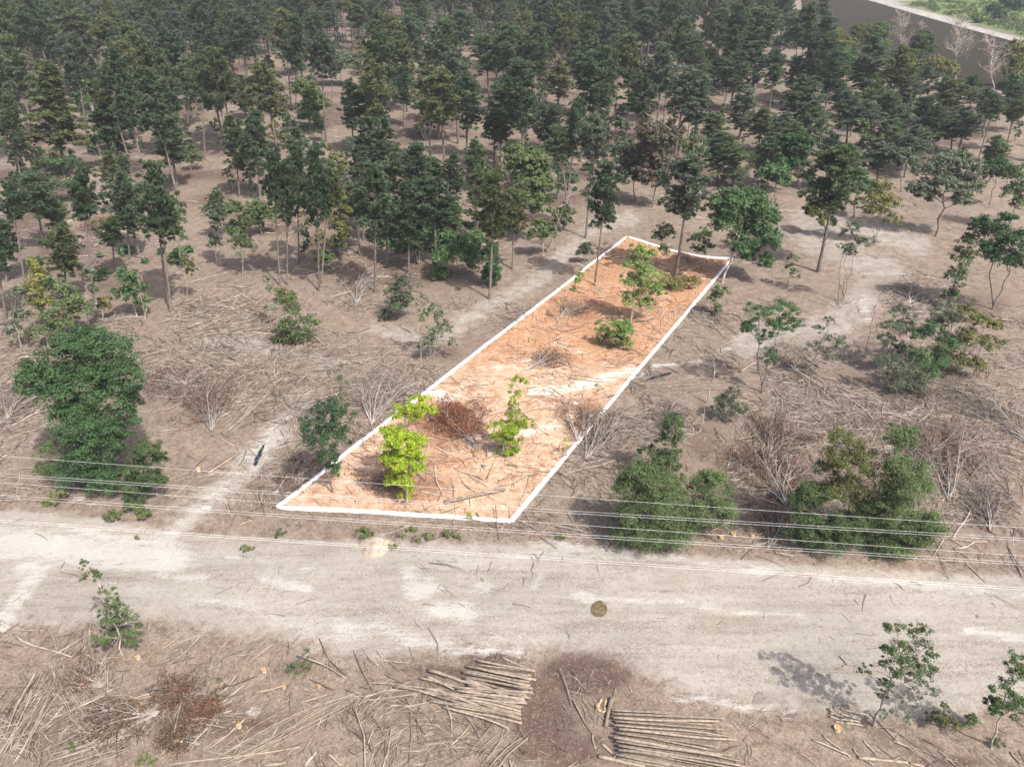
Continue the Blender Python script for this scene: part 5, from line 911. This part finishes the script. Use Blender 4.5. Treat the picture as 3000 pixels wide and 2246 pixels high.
# single fallen branches
rows = [((550,832),(735,780),.06),((560,850),(680,850),.05),((690,880),(700,795),.04),((600,950),(760,920),.04),((600,918),(690,1010),.05),((640,905),(760,1010),.045),((580,925),(750,918),.04),((555,900),(640,945),.04),((740,770),(810,700),.05),((840,720),(868,672),.07),((810,830),(915,750),.05),((700,850),(745,800),.05),((990,755),(1045,825),.04),((850,780),(930,745),.04),((1205,803),(1270,805),.05),((1310,808),(1395,810),.05),((1200,862),(1280,868),.05),((1500,792),(1590,803),.05),((1600,825),(1625,790),.05),((1480,880),(1530,815),.04),((1540,775),(1640,778),.04),((1600,660),(1670,575),.05),
        ((640,560),(665,600),.04),((690,520),(740,490),.05),((995,390),(1010,405),.09),((790,215),(820,275),.05),((815,190),(840,280),.05),((855,268),(790,275),.04),((920,615),(990,560),.05),((60,625),(85,618),.06),((30,840),(62,815),.05),((205,845),(255,820),.05),((280,745),(320,790),.045),((555,745),(590,700),.045),((930,1095),(990,1050),.04),((870,1125),(955,1045),.045),((860,1080),(960,1065),.035),((690,1310),(620,1280),.05),((610,1390),(690,1340),.07),((760,1355),(840,1353),.04),((470,1205),(540,1185),.045),((460,1265),(550,1262),.06),((30,1380),(105,1375),.04),((0,1415),(50,1405),.04),((50,1370),(60,1470),.04),((460,1420),(560,1390),.04),((700,1540),(745,1522),.05),
        ((40,1858),(212,1928),.07),((250,1915),(310,1955),.05),((320,1940),(318,2030),.045),((335,1935),(382,2035),.04),((360,2050),(590,2010),.05),((520,2140),(620,2100),.06),((630,2090),(680,2080),.06),((470,2210),(540,2130),.05),((640,2030),(700,1970),.04),((690,2150),(720,2220),.05),((760,2180),(790,2165),.10),((480,2240),(880,2190),.05),((770,2242),(840,2235),.09),((895,2246),(928,2205),.10),((960,2210),(1000,2246),.09),((880,2060),(960,2040),.05),((740,2025),(870,1995),.045),((490,1815),(525,1795),.03),((1065,1905),(1110,1955),.035),((1215,1815),(1240,1845),.03),((1315,2190),(1375,2130),.05),((1100,1930),(1200,1945),.04),
        ((1625,1140),(1580,1200),.04),((1600,1240),(1690,1190),.045),((1350,1140),(1450,1125),.05),((1310,1100),(1350,1130),.035),((1450,1205),(1465,1160),.04),((1600,1120),(1720,1090),.035),((1750,1055),(1870,1050),.04),((1770,1070),(1880,1072),.04),((1720,1038),(1800,1010),.06),((1780,1030),(1880,1035),.05),((1560,1000),(1540,960),.035),((1600,905),(1680,910),.06),((1750,925),(1800,900),.07),((1755,930),(1805,908),.05),((1620,1255),(1700,1258),.04),((1625,1280),(1700,1290),.04),((1455,1375),(1485,1330),.05),((1370,1390),(1430,1430),.07),((1330,1375),(1420,1410),.06),((1520,1480),(1548,1400),.04),((1100,1390),(1125,1410),.04),((1230,1440),(1290,1455),.07),((1040,1490),(1060,1410),.05),((1560,960),(1600,990),.04),((1900,980),(1950,960),.04),((2020,900),(2060,870),.04),((1440,1045),(1500,1030),.05),
        ((1640,1400),(1800,1350),.07),((1700,1365),(1770,1345),.08),((1860,1130),(1990,1120),.04),((2170,1088),(2275,1045),.08),((2280,1120),(2380,1140),.05),((2450,1130),(2560,1235),.08),((2490,1175),(2620,1185),.04),((2570,1225),(2800,1225),.06),((2680,1160),(2850,1160),.05),((2310,1315),(2390,1300),.09),((2190,1240),(2320,1440),.07),((2200,1450),(2330,1500),.06),((2270,1545),(2325,1502),.10),((2430,1475),(2500,1430),.06),((2100,1265),(2120,1300),.06),((2130,1370),(2145,1310),.06),((2160,1390),(2190,1360),.05),((2790,1580),(2840,1500),.07),((2740,1575),(2890,1590),.05),((2795,1605),(2870,1585),.07),((2795,1608),(2845,1640),.05),((2830,1650),(2890,1705),.05),((2900,1380),(2970,1460),.06),((2930,1300),(3000,1330),.05),((2660,905),(2700,890),.06),((2700,770),(2705,760),.06),((2540,780),(2585,740),.04),((2460,830),(2475,880),.04),((2590,680),(2640,650),.06),((2250,795),(2330,810),.03),((2450,1960),(2485,1945),.04),((2460,1920),(2485,1950),.05),((2380,2165),(2480,2210),.06),((2410,2150),(2490,2215),.05),((2500,2190),(2560,2240),.05),((2530,2165),(2570,2210),.05),((2340,2200),(2400,2246),.04),((2960,2200),(2990,2235),.05),((1840,2010),(1850,2030),.03),((1660,1850),(1670,1872),.03),((2860,1800),(2870,1815),.03)]
branches = [rod('fallen_branch', a, b, r, 'pole' if rng.random() < .75 else 'branchdark', rng, None, 'branch', 'single branches fallen on the ground', None, .05 + rng.uniform(0, .15), .04, 6) for a, b, r in rows]
# leaning poles by the lot corner
for k, (a, b, z) in enumerate([((1605, 725), (1668, 575), 5.5), ((1625, 735), (1637, 620), 4.2), ((1660, 720), (1625, 610), 4.0)]):
    A = G(*a); Xt, zt_ = top_at(*b, A[1]); rod('leaning_pole', (A[0], A[1], zt1(*A)), (Xt, A[1] + .6, zt_), .05, 'pole', rng, ['longest pale stem leaning at the upper left lot corner', 'pale upright stem crossing the long leaning one', 'pale stem leaning left across the others at the lot corner'][k], 'pole', None, 0, 0, .02, 6)

# ------------------------------------------------------------------ loose wood litter (uncountable)
def litter(name, mat, label, n, dens, box, rng, inlot):
    N4 = n * 6; px = rng.uniform(box[0], box[1], N4); Z0, Z1 = depth(G(1500, box[2])[1]), depth(G(1500, box[3])[1])
    Yg = rng.uniform(G(1500, box[3])[1], G(1500, box[2])[1], N4); Zc = depth(Yg); Xg = (px - 1500) / F * Zc
    # spread evenly over the ground, then thin out by the painted density
    keep = rng.uniform(0, 1, N4) < Zc / Zc.max(); Xg, Yg = Xg[keep], Yg[keep]
    p, q = proj(Xg, Yg, 0); d = dens(p, q, Xg, Yg); isl = in_poly(Xg, Yg, LOTPOLY)
    k = (rng.uniform(0, 1, len(Xg)) < d) & (isl == inlot); X, Y = Xg[k][:n], Yg[k][:n]; m = len(X)
    fld = vnoise(X, Y, 5, 31) * 7 + vnoise(X, Y, 17, 33) * 5
    a = fld + rng.normal(0, .6, m); L = np.clip(rng.lognormal(-.65, .7, m), .15, 3.6); r = np.clip(.010 + .012 * L * rng.uniform(.5, 1.6, m), .008, .05)
    far = np.clip(depth(Y) / 70, 1, 2.0); r = r * far ** .5; tilt = rng.normal(.03, .09, m)
    D = np.stack([np.cos(a), np.sin(a), tilt], -1); C = np.stack([X, Y, zt(X, Y) + r * .6 + .04 * inlot + np.abs(tilt) * L * .4 + np.abs(rng.normal(0, .04, m))], -1)
    S = np.stack([-np.sin(a), np.cos(a), np.zeros(m)], -1); U = np.array([0, 0, 1.])
    bendv = S * (rng.normal(0, .06, m) * L)[:, None]
    rings = []
    for s, o, rr in ((-.5, 0, 1.), (0, 1, .85), (.5, 0, .5)):
        c = C + D * (L * s)[:, None] + bendv * o
        rings.append(np.stack([c + S * (r * rr)[:, None], c + U * (r * rr * 1.4)[:, None], c - S * (r * rr)[:, None]], 1))
    V = np.stack(rings, 1).reshape(-1, 3); i = np.arange(m)[:, None] * 9
    pat = np.array([[0, 1, 4, 3], [1, 2, 5, 4], [3, 4, 7, 6], [4, 5, 8, 7]]); Q = (i[:, None] + pat[None]).reshape(-1, 4)
    mb = MB(); mb.add(V, None, Q); return tag(link(name, mb.mesh(name, M[mat])), label, 'wood litter', kind='stuff')
FANS = [(610, 1150), (1105, 1160), (1800, 1260), (1950, 1240), (2780, 1340), (2880, 1200), (2280, 1290), (2230, 1390), (2670, 860), (1045, 850), (370, 2100), (600, 2085), (540, 2040), (2300, 1065), (290, 670), (860, 990), (875, 1390), (830, 1430), (2880, 1480), (2280, 1550), (240, 2000), (40, 1190), (500, 1110), (2710, 1160)]
LOTPOLY = [tuple(p) for p in np.vstack([along(TOPW, 20), [LOTW[2], LOTW[3]]])]
def dens_out(p, q, X, Y):
    up, lo = polyY(RU, p), polyY(RL, p); n1 = vnoise(X, Y, 4.5, 41); n2 = vnoise(X, Y, 14, 43)
    d = np.clip((n1 - .38) * 1.7, .03, 1) * (.3 + .7 * n2)
    d = np.where(q < 480, d * .42, d); d = np.where((q > up - 20) & (q < lo), d * .035, d)
    d = np.where((q >= lo) & (p < 1250), d * 1.6 + .12, d); d = np.where((q >= lo) & (p >= 1550), d * .35, d)
    for pts, wd in (([(470, 1590), (640, 1440), (800, 1290)], 60), ([(1420, 900), (1560, 830), (1750, 660), (1900, 650)], 45), ([(2380, 700), (2600, 800), (2450, 960), (2200, 1010)], 90), ([(2350, 640), (2700, 720)], 60)):
        d = d * (1 - .8 * stroke(p, q, pts, wd))
    for cx, cy, rx, ry in ((500, 1080, 200, 90), (780, 1130, 180, 100), (1120, 1130, 130, 90), (2400, 1180, 200, 70), (2820, 1250, 250, 120), (130, 2120, 240, 120), (1250, 2130, 240, 120), (650, 900, 150, 80), (2500, 1250, 200, 80), (1000, 800, 200, 60), (60, 1150, 120, 130)):
        d = d + .9 * blob(p, q, cx, cy, rx, ry)
        for fx, fy in FANS: d = d + 1.3 * blob(p, q, fx, fy, 75, 48)
    return np.where(river_mask(p, q) > 0, 0, d)
def dens_lot(p, q, X, Y): return np.clip((vnoise(X, Y, 4, 51) - .2) * 1.3, .1, 1) * .8
litter('wood_debris', 'stick', 'pale sticks and slash strewn over the cleared ground', 60000, dens_out, (-250, 3250, 880, 2330), np.random.default_rng(61), False)
litter('wood_debris', 'stick', 'sticks scattered on the ground between the pines', 30000, dens_out, (-250, 3250, 260, 880), np.random.default_rng(63), False)
litter('wood_debris', 'lotstick', 'pinkish highlight-tinted sticks and slash strewn over the orange lot', 9500, dens_lot, (780, 2180, 690, 1540), np.random.default_rng(62), True)

# pale heap of dirt by the road
x, y = G(1100, 1600); th = np.linspace(0, 2 * math.pi, 41)[:-1]; rr = np.linspace(0, 1, 10); R2, T2 = np.meshgrid(rr, th, indexing='ij')
X = R2 * np.cos(T2) * 1.35 * (1 + .15 * np.sin(3 * T2)); Y = R2 * np.sin(T2) * 1.2; Z = .75 * (1 - R2 ** 1.6) * (1 + .35 * (vnoise(X * 3, Y * 3, 1.2, 5) - .5)) - .06
i = np.arange(9)[:, None] * 40; j = np.arange(40)[None]; Q = np.stack([i + j, i + 40 + j, i + 40 + (j + 1) % 40, i + (j + 1) % 40], -1).reshape(-1, 4)
mb = MB(); mb.add(np.stack([X, Y, Z], -1), None, Q)
m, N, L, b = newmat('pale dirt'); tc = N.new('ShaderNodeTexCoord'); nz = N.new('ShaderNodeTexNoise'); nz.inputs['Scale'].default_value = 4; nz.inputs['Detail'].default_value = 6; L.new(tc.outputs['Object'], nz.inputs['Vector'])
r = ramp(N, [(.3, (0.211, 0.170, 0.134)), (.7, (0.324, 0.279, 0.231))]); L.new(nz.outputs['Fac'], r.inputs[0]); L.new(r.outputs[0], b.inputs['Base Color']); M['dirt'] = m
tag(link('dirt_mound', mb.mesh('dirt_mound', M['dirt'], True), None, (x, y, zt1(x, y))), 'low pale heap of dirt on the verge below the lot line', 'dirt heap')

# ------------------------------------------------------------------ power lines
m, N, L, b = newmat('bare aluminium wire'); b.inputs['Base Color'].default_value = (.60, .60, .60, 1); b.inputs['Roughness'].default_value = .45; M['wire'] = m
WZ = 14.0
def wire(pts, label, z=WZ, off=0.0, r=.0055):
    P = [(px, py + off) for px, py in pts]; W_ = np.array([G(px, py, z) for px, py in P])
    c = np.polyfit(W_[:, 0], W_[:, 1], 2 if len(P) > 2 else 1); xs_ = np.linspace(-75, 75, 60); ys_ = np.polyval(c, xs_) if len(P) <= 2 else np.polyval(np.polyfit(W_[:, 0], W_[:, 1], 1), xs_)
    mb = MB(); mb.tube(np.stack([xs_, ys_, np.full(60, z) + .00012 * xs_ ** 2], -1), np.full(60, r), 5)
    tag(link('power_line', mb.mesh('power_line', M['wire'])), label, 'power line', 'power lines over the road verge')
wire([(27, 1332), (494, 1374), (1104, 1425), (1806, 1477), (2330, 1502), (2760, 1520)], 'farthest single power line, crossing the left oaks highest')
wire([(50, 1382), (566, 1429), (1235, 1484), (1538, 1504), (2000, 1528), (2995, 1563)], 'upper wire of the far pair of power lines', off=-3)
wire([(50, 1382), (566, 1429), (1235, 1484), (1538, 1504), (2000, 1528), (2995, 1563)], 'lower wire of the far pair of power lines', off=4)
wire([(222, 1427), (512, 1454), (1737, 1549), (2000, 1565), (2732, 1602)], 'single power line between the two pairs')
wire([(0, 1442), (489, 1487), (995, 1532), (1500, 1567), (2000, 1597), (2995, 1636)], 'upper wire of the middle pair of power lines', off=-3)
wire([(0, 1442), (489, 1487), (995, 1532), (1500, 1567), (2000, 1597), (2995, 1636)], 'lower wire of the middle pair of power lines', off=4)
wire([(36, 1518), (375, 1550), (800, 1588), (995, 1604), (1542, 1645), (2588, 1699), (2995, 1715)], 'upper wire of the nearest pair of power lines', off=-3)
wire([(36, 1518), (375, 1550), (800, 1588), (995, 1604), (1542, 1645), (2588, 1699), (2995, 1715)], 'nearest power line, lowest in the view over the dirt road', off=3)

# ------------------------------------------------------------------ labels by rows, so that each repeat can be found
def rows_label(items, size, fmt):
    items = sorted(items, key=lambda t: -t['by']); nrow = max(1, math.ceil(len(items) / size))
    for r in range(nrow):
        row = sorted(items[r * size:(r + 1) * size], key=lambda t: t['bx'])
        for k, t in enumerate(row): t['o']['label'] = fmt(t, ORD[k], ORD[r] if r < len(ORD) else 'last')
TONE = dict(pine_deep='deep green', pine_olive='olive green', pine_blue='grey green', pine_mid='mid green', leaf_grey='pale grey green', leaf_mid='mid green', leaf_dark='dark green', leaf_olive='olive green')
def pine_label(t, col, row):
    sh = 'short' if t['h'] < 11 else 'tall slender' if t['h'] / t['w'] > 4.2 else 'tall broad' if t['h'] > 17 else 'medium'
    return f"{sh} {TONE[t['mat']]} pine, {col} from the left in the {row} row behind the clearing"
rows_label([t for t in TREES if t['kind'] == 'pine'], 15, pine_label)
rows_label([t for t in TREES if t['kind'] == 'sap'], 12, lambda t, c, r: f"{TONE[t['mat']]} forest sapling, {c} from the left in the {r} row of saplings")
rows_label([t for t in TREES if t['kind'] == 'feather'], 30, lambda t, c, r: f"feathery layered {TONE[t['mat']]} conifer, {c} from the left of four such trees")
bi = [dict(o=o, by=(a[1] + b[1]) / 2, bx=(a[0] + b[0]) / 2, L=math.hypot(a[0] - b[0], a[1] - b[1])) for o, (a, b, r) in zip(branches, rows)]
rows_label([t for t in bi], 12, lambda t, c, r: f"{'long' if t['L'] > 100 else 'short' if t['L'] < 60 else 'thin'} fallen branch, {c} from the left in the {r} row of branches from the camera")

# ------------------------------------------------------------------ thin summer haze over the whole place
hz = MB(); x0, x1, y0, y1, z0, z1 = -2000, 2000, -120, 3400, -4, 43
hz.add([(x0,y0,z0),(x1,y0,z0),(x1,y1,z0),(x0,y1,z0),(x0,y0,z1),(x1,y0,z1),(x1,y1,z1),(x0,y1,z1)], None, [[0,3,2,1],[4,5,6,7],[0,1,5,4],[1,2,6,5],[2,3,7,6],[3,0,4,7]])
m = bpy.data.materials.new('summer haze'); m.use_nodes = True; N = m.node_tree.nodes; N.remove(N['Principled BSDF'])
pv = N.new('ShaderNodeVolumePrincipled'); pv.inputs['Color'].default_value = (.86, .92, 1, 1); pv.inputs['Density'].default_value = .0002; pv.inputs['Anisotropy'].default_value = .1
m.node_tree.links.new(pv.outputs[0], N['Material Output'].inputs['Volume'])
tag(link('haze', hz.mesh('haze', m)), 'thin pale summer haze over the forest', None, None, 'stuff')
